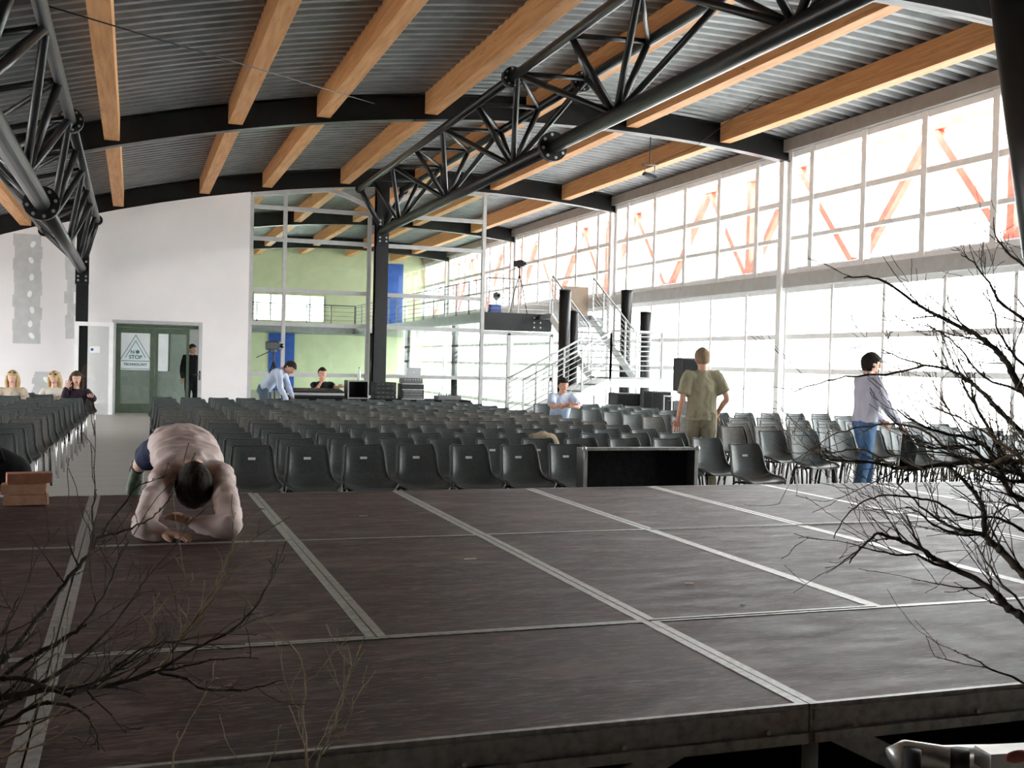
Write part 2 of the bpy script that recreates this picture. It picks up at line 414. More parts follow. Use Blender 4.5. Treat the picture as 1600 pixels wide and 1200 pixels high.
# ------------------------------------------------------------------ red steel frame outside the windows
for i in range(7):
    y0 = ARCH[0]-9.15+9.15*i; x = XW+1.7
    t = empty('exterior_brace_frame', ('red painted steel brace frame outside the window wall, %s bay from the far end' % ORD[6-i]), 'steel frame', 'red brace frames outside the windows')
    yc = y0+4.57
    for s in (-1, 1):
        MB().bar((x, yc+.12*s, 4.08), (x, yc+2.15*s, 6.55), .16, .16, (1,0,0)).build('strut', 'red_steel', t)
        MB().bar((x, yc+4.4*s, 4.08), (x, yc+2.2*s, 6.55), .16, .16, (1,0,0)).build('strut', 'red_steel', t)
    MB().bb(x-.08, x+.08, yc-.09, yc+.09, 4.08, 6.55).build('post', 'red_steel', t)
    for yy in (y0+.1, y0+9.05): MB().bb(x-.07, x+.07, yy-.07, yy+.07, -.05, 3.82).build('column', 'paint_white', t)
    MB().bb(x-.12, x+.12, y0, y0+9.15, 3.82, 4.08).build('lower_beam', 'steel_grey', t)
    MB().bb(x-.10, x+.10, y0, y0+9.15, 6.5, 6.7).build('upper_beam', 'red_steel', t)

# ------------------------------------------------------------------ steel trusses
def truss(label, bot, tops, yfar, ynear, zcol, colx):
    t = empty('roof_truss', label, 'truss', 'tubular roof trusses')
    bx, bz = bot; rb, rt, rd = .115, .075, .05
    ysb = []; y = 24.75
    while y > ynear: ysb.append(y); y -= 4.4
    yst = [a-2.2 for a in ysb]
    YS = 14.0
    for a, d in ((yfar, YS), (YS, ynear)):
        MB().rod((bx,a,bz), (bx,d,bz), rb, 16).build('bottom_chord', 'steel_black', t)
        for tx, tz in tops: MB().rod((tx,a-.5 if a == yfar else a,tz), (tx,d,tz), rt, 12).build('top_chord', 'steel_black', t)
    def flange(x, z, r):
        for s in (-.03, .03):
            f = MB().disc((x,YS+s,z), (0,1,0), r, .05, 20).build('flange', 'steel_black', t)
            for k in range(8):
                a = 2*PI*k/8+.2; MB().disc((x+math.cos(a)*r*.78, YS+s*2.1, z+math.sin(a)*r*.78), (0,1,0), r*.11, .03, 6).build('bolt', 'bolt', f)
    flange(bx, bz, .24); [flange(tx, tz, .17) for tx, tz in tops]
    for tx, tz in tops:
        for y in ysb:
            for y2 in (y+2.2, y-2.2, y):
                if ynear < y2 < yfar-.4: MB().rod((bx,y,bz), (tx,y2,tz), rd, 10).build('diagonal', 'steel_black', t)
    ys2 = sorted(yst+ysb)
    for y in ys2:
        if ynear < y < yfar-.4: MB().rod((tops[0][0],y,tops[0][1]), (tops[1][0],y,tops[1][1]), .04, 8).build('cross_tie', 'steel_black', t)
    for a, d in zip(ys2[:-1], ys2[1:]): MB().rod((tops[0][0],a,tops[0][1]), (tops[1][0],d,tops[1][1]), .035, 8).build('cross_brace', 'steel_black', t)
    # end: top chords rake down to the column
    for tx, tz in tops:
        MB().rod((tx,yfar-.5,tz), (colx, yfar, bz+.05), .07, 12).build('end_strut', 'steel_black', t)
        MB().disc((tx,yfar-.48,tz), (0,1,0), .13, .06, 12).build('end_plate', 'steel_black', t)
    # seat bolts at the column
    bpl = MB().bb(colx-.16, colx+.16, yfar-.11, yfar-.085, bz-.38, bz+.38).build('bearing_plate', 'steel_black', t)
    for sx in (-.09, .09):
        for dz in (-.28,-.18,.18,.28): MB().disc((colx+sx, yfar-.125, bz+dz), (0,1,0), .028, .04, 8).build('bolt', 'bolt', bpl)
    return t
truss('black tubular truss spanning above the central chairs to the glass partition', (6.6, 5.08), ((5.88, 6.12), (7.08, 6.18)), 26.85, 0.6, 6.3, 6.62)
truss('black tubular truss at the upper left above the aisle', (-1.02, 3.62), ((-.66, 4.80), (-1.86, 4.46)), 26.4, 0.6, 4.9, -1.0)
def hcolumn(label, x, y, h, w_=.30):
    t = empty('steel_column', label, 'column', 'black steel columns', loc=(x,y,0))
    MB().bb(-w_/2, w_/2, -.16, -.135, 0, h).build('flange_plate', 'steel_black', t)
    MB().bb(-w_/2, w_/2, .135, .16, 0, h).build('flange_plate', 'steel_black', t)
    MB().bb(-.012, .012, -.135, .135, 0, h).build('web_plate', 'steel_black', t)
    MB().bb(-w_/2-.06, w_/2+.06, -.22, .22, 0, .025).build('base_plate', 'steel_black', t)
hcolumn('black steel column at the middle of the glass partition', 6.62, 26.95, zb(6.62), .34)
hcolumn('black steel column left of the green doorway', -1.0, 26.55, 4.95, .28)
# raking column close at the right
t = empty('raking_column', 'thick dark leaning column at the right edge beside the branches', 'column')
pt, pb_ = atD(1592, 0, 10.0), atD(1643, 400, 9.95)
dr = (pb_-pt).normalized(); base = pt + dr*(pt.z/(-dr.z)); tp = pt - dr*((zb(pt.x)+.05-pt.z)/(-dr.z))
MB().tube([tp, base+Vector((0,0,.02))], [.245,.245], 28).build('shaft', 'steel_black', t)
MB().disc((base.x,base.y,.015), (0,0,1), .36, .03, 24).build('base_plate', 'steel_black', t)
# stay wire below the ceiling
wa, wb = onZ(70, 8, 4.8), onZ(585, 162, 6.3)
tag(MB().rod(wa, wb, .008, 6).build('stay_wire', 'steel_black'), 'thin dark stay wire crossing below the corrugated ceiling', 'wire')

# ------------------------------------------------------------------ glazed partition at the end of the hall
gp = empty('glass_partition', 'tall glazed partition with pale aluminium frame at the far end', 'partition')
PX = [3.17, 4.06, 6.38, 6.86, 9.72]
PZ = [.05, 1.10, 2.47, 3.38, 4.75, 5.60]
def ptop(x): # the head rail dips below the truss seat
    return zb(x) - .06 - (.62*max(0, 1-abs(x-6.62)/1.25) if abs(x-6.62) < 1.25 else 0)
for x in PX: MB().bb(x-.05, x+.05, YE-.06, YE+.06, 0, ptop(x)).build('post', 'frame_grey', gp)
for x0, x1 in ((3.17,4.06),(4.06,6.38),(6.86,9.72)):
    for z in PZ: MB().bb(x0+.05, x1-.05, YE-.045, YE+.045, z-.055, z+.055).build('rail', 'frame_grey', gp)
    k = 6
    for i in range(k):
        a = x0+(x1-x0)*i/k; d = x0+(x1-x0)*(i+1)/k
        MB().bar((a,YE,ptop(a)), (d,YE,ptop(d)), .09, .12).build('head_rail', 'frame_grey', gp)
    zz = PZ + [None]
    for p, q in zip(zz[:-1], zz[1:]):
        qa, qd = (q-.05, q-.05) if q else (ptop(x0)-.05, ptop(x1)-.05)
        if min(qa, qd) - p < .15 and q: continue
        xs = [x0+.05, (x0+x1)/2, x1-.05]
        b = MB()
        vs = []; 
        for x in xs:
            zt = q-.05 if q else ptop(x)-.05
            vs += [(x,YE-.005,p+.05),(x,YE-.005,max(zt,p+.06)),(x,YE+.005,p+.05),(x,YE+.005,max(zt,p+.06))]
        b.add(vs, [(0,4,5,1),(4,8,9,5),(2,3,7,6),(6,7,11,10),(0,1,3,2),(8,10,11,9),(1,5,7,3),(5,9,11,7),(0,2,6,4),(4,6,10,8)])
        b.build('pane', 'glass_green', gp)
# low glazed screen under the gallery, right of the tall partition
lp = empty('glass_screen', 'low glazed screen under the gallery beside the stair', 'partition')
for x in (10.55, 11.88): MB().bb(x-.05, x+.05, YE-.05, YE+.05, 0, 2.42).build('post', 'frame_grey', lp)
for z in (.05, 1.10, 2.42): MB().bb(9.78, 11.93, YE-.05, YE+.05, z-.055, z+.055).build('rail', 'frame_grey', lp)
for x0, x1 in ((9.78,10.5),(10.6,11.83)):
    for z0, z1 in ((.1,1.05),(1.15,2.37)): MB().bb(x0, x1, YE-.005, YE+.005, z0, z1).build('pane', 'glass_green', lp)

# ------------------------------------------------------------------ doorway: green double door and the white side leaf
MB().bb(DX0-.06, DX0+.03, YE-.13, YE+.13, 0, DZ+.06).build('trim_3', 'frame_grey', kind='structure')
MB().bb(DX1-.03, DX1+.06, YE-.13, YE+.13, 0, DZ+.06).build('trim_4', 'frame_grey', kind='structure')
MB().bb(DX0+.03, DX1-.03, YE-.13, YE+.13, DZ-.03, DZ+.06).build('trim_5', 'frame_grey', kind='structure')
d1 = empty('door_1', kind='structure')
ya = YE+.02
def leafframe(x0, x1, z0, z1, sx, p, mat='green_door', bot=.24):
    MB().bb(x0, x0+sx, ya-.03, ya+.03, z0, z1).build('stile', mat, p); MB().bb(x1-sx, x1, ya-.03, ya+.03, z0, z1).build('stile', mat, p)
    MB().bb(x0+sx, x1-sx, ya-.03, ya+.03, z1-.14, z1).build('rail', mat, p); MB().bb(x0+sx, x1-sx, ya-.03, ya+.03, z0, z0+bot).build('rail', mat, p)
leafframe(-.20, .76, .02, 2.24, .12, d1); leafframe(.77, 1.62, .02, 2.24, .07, d1)
MB().bb(-.20, 1.84, ya-.05, ya+.05, 2.25, 2.33).build('head', 'green_door', d1)
MB().bb(-.08, .64, ya-.004, ya+.004, .26, 2.10).build('pane', 'glass_green', d1)
MB().bb(.84, 1.55, ya-.004, ya+.004, .26, 2.10).build('pane', 'glass_green', d1)
MB().bb(1.09, 1.14, ya-.02, ya+.02, 1.12, 2.10).build('rail', 'green_door', d1)
MB().bb(.84, 1.09, ya-.02, ya-.006, 1.12, 2.10).build('side_panel', 'frost', d1)
# sign on the door
sg = MB().bb(-.08, .64, ya-.012, ya-.006, 1.14, 2.10).build('door_sign', 'frost')
tag(sg, 'pale sign with a triangle and NO STOP lettering on the green door', 'sign')
def tri(cx, z0, w_, h, t):
    b = MB(); A, B, C_ = Vector((cx-w_/2,ya-.014,z0)), Vector((cx+w_/2,ya-.014,z0)), Vector((cx,ya-.014,z0+h))
    for p, q in ((A,C_),(B,C_)): b.bar(p, q, .003, t, (1,0,0) if False else (0,0,1))
    return b
def text(s, x, z, size, mat, parent, y):
    c = bpy.data.curves.new('lettering', 'FONT'); c.body = s; c.size = size; c.align_x = 'CENTER'; c.extrude = .001; c.offset = .004
    o = bpy.data.objects.new('lettering', c); COL.objects.link(o)
    dg = bpy.context.evaluated_depsgraph_get(); me = bpy.data.meshes.new_from_object(o.evaluated_get(dg)); bpy.data.objects.remove(o)
    me.transform(Matrix.Translation((x,y,z)) @ Euler((PI/2,0,0)).to_matrix().to_4x4()); me.materials.clear(); me.materials.append(MATS[mat])
    return mo('lettering', me, parent)
tri(.28, 1.42, .72, .63, .016).build('triangle_outer', 'ink_teal', sg)
tri(.28, 1.46, .50, .44, .016).build('triangle_inner', 'ink_teal', sg)
MB().bb(-.07,.63,ya-.015,ya-.012,1.365,1.382).build('rule_line','ink_teal',sg); MB().bb(-.07,.63,ya-.015,ya-.012,1.165,1.18).build('rule_line','ink_teal',sg)
text('N', .205, 1.565, .125, 'ink_teal', sg, ya-.016)
MB().disc((.33,ya-.016,1.61),(0,1,0),.05,.004,16).build('globe_mark','ink_teal',sg)
text('STOP', .28, 1.43, .135, 'ink_teal', sg, ya-.016)
text('TECHNOLOGY', .28, 1.255, .085, 'ink_teal', sg, ya-.016)
# the white leaf standing open on the left
d2 = empty('door_2', kind='structure')
yl = YE-1.15
for x in (-1.10, -.30): MB().bb(x-.05, x+.05, yl-.025, yl+.025, .03, 2.32).build('stile', 'paint_white', d2)
MB().bb(-1.05,-.35,yl-.025,yl+.025,2.22,2.32).build('rail','paint_white',d2); MB().bb(-1.05,-.35,yl-.025,yl+.025,.03,.30).build('rail','frame_grey',d2)
MB().bb(-1.05,-.35,yl-.005,yl+.005,.30,2.22).build('pane','glass',d2)
st_ = MB().bb(-.80,-.56,yl-.012,yl-.006,1.56,1.72).build('door_sticker','paper'); tag(st_, 'small white sticker with blue mark on the open glass leaf', 'sticker')
MB().disc((-.74,yl-.014,1.64),(0,1,0),.035,.003,14).build('blue_mark','ink_blue',st_)
# handle plate on the right jamb
hd = MB(); hd.bar((DX1-.02,YE-.16,1.05),(DX1-.14,YE-.16,1.05),.02,.02); hd.rod((DX1,YE-.13,1.05),(DX1-.02,YE-.17,1.05),.012); hd.bb(DX1-.01,DX1+.03,YE-.14,YE-.13,.9,1.15)
tag(hd.build('door_lever','chrome'), 'small metal lever handle on the right door jamb', 'handle')

# ------------------------------------------------------------------ blue stripes on the far wall
fw = [o for o in bpy.data.objects if o.name == 'wall_far'][0]
MB().bb(11.9,12.75,YF-.06,YF-.001,3.0,6.3).build('blue_stripe','blue_paint',fw); MB().bb(6.3,7.5,YF-.06,YF-.001,0,2.72).build('blue_stripe','blue_paint',fw)

# ------------------------------------------------------------------ gallery (mezzanine)
ga = empty('gallery', 'raised steel gallery with railings beyond the partition and beside the windows', 'gallery')
GX = 9.82
MB().bb(GX, XW-.3, YE+.16, YF-.02, 2.72, 3.0).build('slab','steel_grey',ga)
MB().bb(4.2, GX, YF-3.0, YF-.02, 2.72, 3.0).build('slab','steel_grey',ga)
MB().bb(GX-.02, 11.90, YE+.06, YE+.15, 2.50, 3.02).build('front_beam','steel_black',ga)
MB().bb(11.5, 12.75, 26.45, YE+.16, 2.86, 3.0).build('stair_head_slab','steel_grey',ga)
for x in (11.35,11.55):
    for z in (2.62,2.76,2.9): MB().disc((x,YE+.05,z),(0,1,0),.025,.03,8).build('bolt','bolt',ga)
def railing(parent, a, b, n, h=1.05, bars=6, mat='frame_grey', rp=.022, rb=.009):
    a, b = Vector(a), Vector(b)
    for i in range(n+1):
        p = a.lerp(b, i/n); MB().bb(p.x-rp,p.x+rp,p.y-rp,p.y+rp,p.z-.12,p.z+h).build('baluster', mat, parent)
    up = Vector((0,0,h)); MB().rod(a+up, b+up, .022, 8).build('handrail', mat, parent)
    for k in range(bars):
        z = Vector((0,0,.12+(h-.22)*k/(bars-1))); MB().rod(a+z, b+z, rb, 6).build('rail_bar', mat, parent)
railing(ga, (GX+.05, YE+.1, 3.02), (11.85, YE+.1, 3.02), 2, 1.0, 6)
railing(ga, (GX+.03, YE+.4, 3.0), (GX+.03, YF-3.0, 3.0), 14, 1.0, 6, 'steel_grey')
railing(ga, (GX, YF-2.97, 3.0), (4.3, YF-2.97, 3.0), 5, 1.0, 5, 'steel_black')
for y in (31.5, 38, 44.5): MB().rod((GX+.3,y,0),(GX+.3,y,2.72),.11,14).build('gallery_post','steel_black',ga)
tag(MB().bb(12.78, XW-.25, 28.9, 29.0, 3.0, 4.0).build('parapet_panel','tan_panel'), 'brown parapet panel behind the top of the stair', 'panel')

# ------------------------------------------------------------------ stair
stair = empty('staircase', 'pale steel staircase with landing and bar railings at the window wall', 'stairs')
LX0, LX1, LY0, LY1, LZ_ = 11.45, 12.85, 22.15, 23.4, 1.26
MB().bb(LX0, LX1, LY0, LY1, LZ_-.04, LZ_).build('landing_plate','steel_grey',stair)
for y in (LY0+.03, LY1-.03): MB().bb(LX0, LX1, y-.03, y+.03, LZ_-.24, LZ_-.04).build('landing_beam','paint_white',stair)
for x, y in ((LX0+.1,LY0+.1),(LX1-.1,LY0+.1),(LX0+.1,LY1-.1),(LX1-.1,LY1-.1)): MB().bb(x-.05,x+.05,y-.05,y+.05,0,LZ_-.24).build('landing_leg','paint_white',stair)
nl = 7; run = .335
for i in range(nl-1):
    x = LX0 - run*(i+.5); z = LZ_ - (i+1)*LZ_/nl
    MB().bb(x-run*.55, x+run*.5, LY0+.06, LY1-.06, z-.04, z).build('tread','steel_grey',stair)
xf = LX0-run*nl
for y in (LY0+.03, LY1-.03): MB().bar((LX0,y,LZ_-.13),(xf+.1,y,.06),.05,.22).build('stringer','paint_white',stair)
def slope_rail(a, b, n, h=1.02, bars=7):
    a, b = Vector(a), Vector(b)
    for i in range(n+1):
        p = a.lerp(b,i/n); MB().bb(p.x-.022,p.x+.022,p.y-.022,p.y+.022,p.z-.15,p.z+h).build('baluster','frame_grey',stair)
    MB().rod(a+Vector((0,0,h)), b+Vector((0,0,h)), .025, 8).build('handrail','frame_grey',stair)
    for k in range(bars):
        z = Vector((0,0,.1+(h-.22)*k/(bars-1))); MB().rod(a+z, b+z, .010, 6).build('rail_bar','frame_grey',stair)
for y in (LY0+.03, LY1-.03): slope_rail((LX0,y,LZ_+.1),(xf+.05,y,.14),3)
slope_rail((LX0,LY0+.03,LZ_+.08),(LX1,LY0+.03,LZ_+.08),2,1.08,8); slope_rail((LX1-.02,LY0+.03,LZ_+.08),(LX1-.02,LY1,LZ_+.08),1,1.08,8)
nu = 10; ry = (26.45-LY1)/nu; rz = (3.0-LZ_)/nu
for i in range(nu-1):
    y = LY1+ry*(i+.5); z = LZ_+rz*(i+1)
    MB().bb(11.55, 12.70, y-ry*.55, y+ry*.5, z-.04, z).build('tread','steel_grey',stair)
for x in (11.5, 12.75): MB().bar((x,LY1,LZ_-.1),(x,26.45,2.9),.05,.24).build('stringer','paint_white',stair)
slope_rail((12.76,LY1,LZ_+.1),(12.76,26.4,3.05),4); slope_rail((11.5,LY1+.3,LZ_+.3),(11.5,26.4,3.05),3)
for i, (x, y, h, txt) in enumerate(((10.92,24.0,3.50,'tallest black tube post left of the stair flight'),(11.28,24.3,2.97,'shorter black tube post close beside the stair flight'),(12.98,24.6,3.62,'tall black tube post right of the upper stair flight'),(13.33,24.1,3.02,'short black tube post between stair and windows'))):
    t = empty('tube_post', txt, 'post', 'black tube posts by the stair', loc=(x,y,0))
    MB().tube([(0,0,.02),(0,0,h)], .155, 20).build('shaft','steel_black',t); MB().disc((0,0,h),(0,0,1),.165,.03,20).build('cap','steel_black',t); MB().disc((0,0,.012),(0,0,1),.2,.024,20).build('foot_plate','steel_black',t)

# ------------------------------------------------------------------ stage
stage = empty('stage', 'low stage of dark plywood decks with aluminium edges in the foreground', 'stage')
FRH = .10
def deck(x0, x1, y0, y1, dz=0):
    e = .034; g = .003; ey = .020; z = ST+dz
    p = MB().bb(x0+e, x1-e, y0+ey, y1-ey, z-.022, z-.002).build('deck_board','ply',stage)
    for a in ((x0+g,x0+e,y0+g,y1-g),(x1-e,x1-g,y0+g,y1-g)): MB().bb(*a, z-FRH, z).build('edge_rail','alu_worn',p)
    for a in ((x0+e,x1-e,y0+g,y0+ey),(x0+e,x1-e,y1-ey,y1-g)): MB().bb(*a, z-FRH, z).build('edge_rail','alu_worn',p)
    return p
SX0, SX1 = -3, 9
for i in range(SX0, SX1):
    for (y0, y1) in ((3,5),(1,3)):
        deck(i, i+1, y0, y1, random.uniform(-.003,.003))
for i in range(-4, 8, 2):
    p = deck(i, i+2, 0, 1, random.uniform(-.003,.003))
    # grooved front extrusion with rivets
    MB().bb(i+.01, i+1.99, -.008, .004, ST-.045, ST-.012).build('edge_lip','alu_worn',p); MB().bb(i+.01, i+1.99, -.012, .004, ST-FRH-.004, ST-.075).build('edge_lip','alu_worn',p)
    for k in range(5): MB().disc((i+.14+k*.43,-.012,ST-.062),(0,1,0),.007,.008,8).build('rivet','bolt',p)
for x in range(-4, 9, 2):
    for y in (.08, .92, 3, 4.9):
        MB().rod((x+.06 if x < 8 else x-.06,y,0),(x+.06 if x < 8 else x-.06,y,ST-FRH),.024,10).build('leg','alu',stage)
    if x < 8:
        MB().bar((x+.15,.25,ST-FRH-.02),(x+1.0,.25,.08),.012,.07).build('brace','alu_worn',stage)
        MB().bar((x+1.85,.25,ST-FRH-.02),(x+1.0,.27,.08),.012,.07).build('brace','alu_worn',stage)
MB().bb(-4, 8, .42, .43, .01, ST-FRH-.02).build('shade_sheet','black_cloth',stage)  # black sheet stands in for the shade under the stage
# tape scraps on the decks
for px, py, L_, a in ((735,873,.06,.1),(568,806,.05,0),(1077,911,.04,-.2),(1435,907,.07,-.35),(1160,943,.02,0)):
    p = onZ(px,py,ST+.004); tp_ = MB().box((0,0,0),(L_,.014,.002),Matrix.Rotation(a,3,'Z')).build('tape_scrap','tape'); tp_.location = p
    tag(tp_, {735:'pale tape scrap in the middle deck left of centre',568:'faint tape scrap on a back-row deck',1077:'short tape scrap on the middle row right of centre',1435:'longest tape scrap near the right branches',1160:'tiny pale scrap at the front seam'}[px], 'tape')
# long bar and plate at the very front right
br = empty('lighting_bar', 'aluminium bar with black knobs at the bottom right corner', 'bar')
q0, q1 = atD(1395,1185,2.05), atD(1700,1178,2.15)
MB().tube([q0, q0.lerp(q1,.06)+Vector((0,0,.012)), q0.lerp(q1,.25), q1], .022, 14).build('tube','alu',br)
qa, qb = atD(1535,1186,2.02), atD(1690,1178,2.06)
MB().bar(qa, qb, .05, .035).build('plate','alu',br)
rm = atD(1590,1182,1.985); MB().ell(rm,(.03,.006,.012),12,8).build('red_sticker','red_mark',br)
for px in (1424,1500):
    k = atD(px,1192,2.03); MB().tube([k-Vector((0,0,.02)),k+Vector((0,0,.025))],.017,14).build('knob','rubber',br)
MB().rod((q1.x,q1.y,0),q1,.02,10).build('support_pole','alu',br)

# ------------------------------------------------------------------ chairs
def shell_mesh(mat):
    prof = [(.237,.782,.160),(.230,.770,.182),(.210,.70,.191),(.186,.62,.198),(.158,.545,.206),(.120,.488,.220),(.05,.455,.234),(-.05,.446,.240),(-.14,.448,.240),(-.205,.453,.230),(-.238,.446,.212),(-.246,.434,.185)]
    n = len(prof); m_ = 10; b = MB(); F = []; B = []
    for i, (y, z, hw) in enumerate(prof):
        a = prof[max(0,i-1)]; c = prof[min(n-1,i+1)]; t = Vector((0,c[0]-a[0],c[1]-a[1])).normalized(); nr = Vector((0,t.z,-t.y))
        if nr.z < 0 and i > 5: nr = -nr
        if i <= 5 and nr.y > 0: nr = -nr
        for j in range(m_+1):
            u = -1+2*j/m_; k = abs(u)**3; hw *= 1
            f = .045 if 2 <= i <= 8 else .02
            p = Vector((u*hw*.955, y, z)) + nr*(f*k)
            F.append(p); B.append(p - nr*.014)
    fs = []; w_ = m_+1; off = len(F)
    for i in range(n-1):
        for j in range(m_):
            a = i*w_+j; fs.append((a,a+w_,a+w_+1,a+1)); fs.append((off+a,off+a+1,off+a+w_+1,off+a+w_))
    edge = [j for j in range(w_)] + [i*w_+m_ for i in range(1,n)] + [(n-1)*w_+j for j in range(m_-1,-1,-1)] + [i*w_ for i in range(n-2,0,-1)]
    for p, q in zip(edge, edge[1:]+edge[:1]): fs.append((p,q,off+q,off+p))
    b.add(F+B, fs, True)
    ed = [F[i] for i in edge]; b.tube(ed+[ed[0]], .0075, 5, cap=False)
    return b.mesh('shell', mat)
def legs_mesh(s, mat):
    b = MB(); x = .185*s
    pts = [(x*1.1,-.215,0),(x,-.185,.36),(x,-.165,.40),(x,-.12,.418),(x,.03,.412),(x,.08,.395),(x,.10,.36),(x*1.1,.20,0)]
    b.tube([(a_,b_,c_*1.035) for a_,b_,c_ in pts], .0115, 7); return b.mesh('leg_frame', mat)
def bar_mesh(mat):
    b = MB(); b.rod((-.185,-.10,.425),(.185,-.10,.425),.009,6); b.rod((-.185,.05,.425),(.185,.05,.425),.009,6); return b.mesh('cross_bar', mat)
SHELL = {k: shell_mesh(k) for k in ('chair_dark','chair_dusty')}
LEGS = {(k,s): legs_mesh(s,k) for k in ('steel_black','chrome') for s in (-1,1)}
BARS = {k: bar_mesh(k) for k in ('steel_black','chrome')}
lb = MB(); lb.box((0,0,0),(.062,.003,.022)); LABEL = lb.mesh('seat_label','paper')
NCH = 0
def chair(x, ytop, rz, label, group, shell='chair_dark', leg='steel_black', card=False):
    global NCH; NCH += 1
    o = empty('stacking_chair', label, 'chair', group, loc=(x, ytop-.235, 0)); o.rotation_euler.z = rz
    mo('shell', SHELL[shell], o)
    for s in (-1,1): mo('leg_frame', LEGS[(leg,s)], o)
    mo('cross_bar', BARS[leg], o)
    if card: 
        c = mo('seat_label', LABEL, o, (0,.186,.675)); c.rotation_euler = (-.28,0,0)
    return o
R_ = random.Random(3)
for r in range(15):
    y = 7.01+.777*r; sh = (0,0,0,0,.02,.05,.0,.03,.06,.02,.0,.05,.02,.06,.03)[r]
    dusty = 5 <= r <= 8
    for k in range(12):
        if r == 0 and k in (8,9,10): continue
        chair(.70+.486*k+sh+R_.uniform(-.007,.007), y+R_.uniform(-.025,.025), R_.uniform(-.02,.02),
              '%s plastic chair, %s from the aisle in the %s row of the central block' % ('dusty grey' if dusty else 'dark grey', ORD[k], ORD[r]),
              'chairs of the central block', 'chair_dusty' if dusty else 'chair_dark', 'chrome' if R_.random() < .12 else 'steel_black', card=(r == 0 or (r == 1 and k in (6,7))))
for r in range(13):
    y = 7.55+.775*r
    for k in range(9):
        if r == 0 and k < 4: continue
        if r > 8 and k > 3: continue
        if r in (0,1) and k in (1,2): continue
        dusty = (3 <= r <= 6 and k < 3)
        chair(7.62+.495*k+.03*(r%3)+R_.uniform(-.01,.01), y+R_.uniform(-.04,.04), R_.uniform(-.03,.03),
              '%s plastic chair, %s from the aisle in the %s row of the window block' % ('dusty grey' if dusty else 'dark grey', ORD[k], ORD[r]),
              'chairs of the window block', 'chair_dusty' if dusty else 'chair_dark', 'chrome' if R_.random() < .2 else 'steel_black')
for r in range(15):
    y = 8.39+.777*r; xs_ = .025*(y-9)+{12:-.02, 13:-.08, 14:.04}.get(r, 0)
    for k in range(3):
        if k > 0 and (y+2.5)*.105-.1 < .69+.486*k-.2: continue
        dusty = 3 <= r <= 4
        chair(-.93+xs_-.50*k+R_.uniform(-.007,.007), y+R_.uniform(-.02,.02), .10+R_.uniform(-.02,.02),
              '%s plastic chair, %s from the aisle in the %s row of the left block' % ('dusty grey' if dusty else 'dark grey', ORD[k], ORD[r]),
              'chairs of the left block', 'chair_dusty' if dusty else 'chair_dark', 'steel_black' if dusty else 'chrome')
print('CHAIRS', NCH)

# ------------------------------------------------------------------ people
from mathutils import noise as MN
def remeshed(b, voxel, smooth=4, fac=.5, fold=0., fs=(7,7,7)):
    me = b.mesh('tmp', None); o = bpy.data.objects.new('tmp', me); COL.objects.link(o)
    r = o.modifiers.new('r','REMESH'); r.mode = 'VOXEL'; r.voxel_size = voxel; r.use_smooth_shade = True
    sm = o.modifiers.new('s','SMOOTH'); sm.iterations = smooth; sm.factor = fac
    dg = bpy.context.evaluated_depsgraph_get(); e = o.evaluated_get(dg); out = bpy.data.meshes.new_from_object(e)
    bpy.data.objects.remove(o); bpy.data.meshes.remove(me)
    if fold:
        vn = [v.normal.copy() for v in out.vertices]
        for v, n_ in zip(out.vertices, vn):
            p = Vector((v.co.x*fs[0], v.co.y*fs[1], v.co.z*fs[2])); k = 1-2*abs(MN.noise(p)) + .5*(1-2*abs(MN.noise(p*2.1+Vector((5,3,1)))))
            v.co = v.co + n_*(fold*(k-.75))
    res = MB(); res.v = [tuple(v.co) for v in out.vertices]; res.f = [tuple(p.vertices) for p in out.polygons]; res.sm = [True]*len(res.f)
    bpy.data.meshes.remove(out); return res
def crv(pts, k=5):
    """Catmull-Rom through (Vector, radius) pairs -> pts, radii"""
    P = [Vector(p[0]) for p in pts]; R = [p[1] if hasattr(p[1],'__len__') else (p[1],p[1]) for p in pts]
    op, orr = [], []
    for i in range(len(P)-1):
        a, b, c, d = P[max(0,i-1)], P[i], P[i+1], P[min(len(P)-1,i+2)]
        for j in range(k):
            t = j/k; op.append(.5*((2*b)+(c-a)*t+(2*a-5*b+4*c-d)*t*t+(3*b-a-3*c+d)*t**3))
            orr.append((R[i][0]*(1-t)+R[i+1][0]*t, R[i][1]*(1-t)+R[i+1][1]*t))
    op.append(P[-1]); orr.append(R[-1]); return op, orr
def limb(b, pts, n=14, flat=None, ends=True):
    p, r = crv(pts); b.tube(p, r, n, flat=flat)
    if ends:
        for i in (0,-1): b.ell(p[i], (min(r[i]),)*3, 12, 8)
def frame(fwd, up):
    f = Vector(fwd).normalized(); u = Vector(up); u = (u - f*u.dot(f)).normalized(); x = f.cross(u)
    return Matrix((x, f, u)).transposed()   # columns: right, forward, up
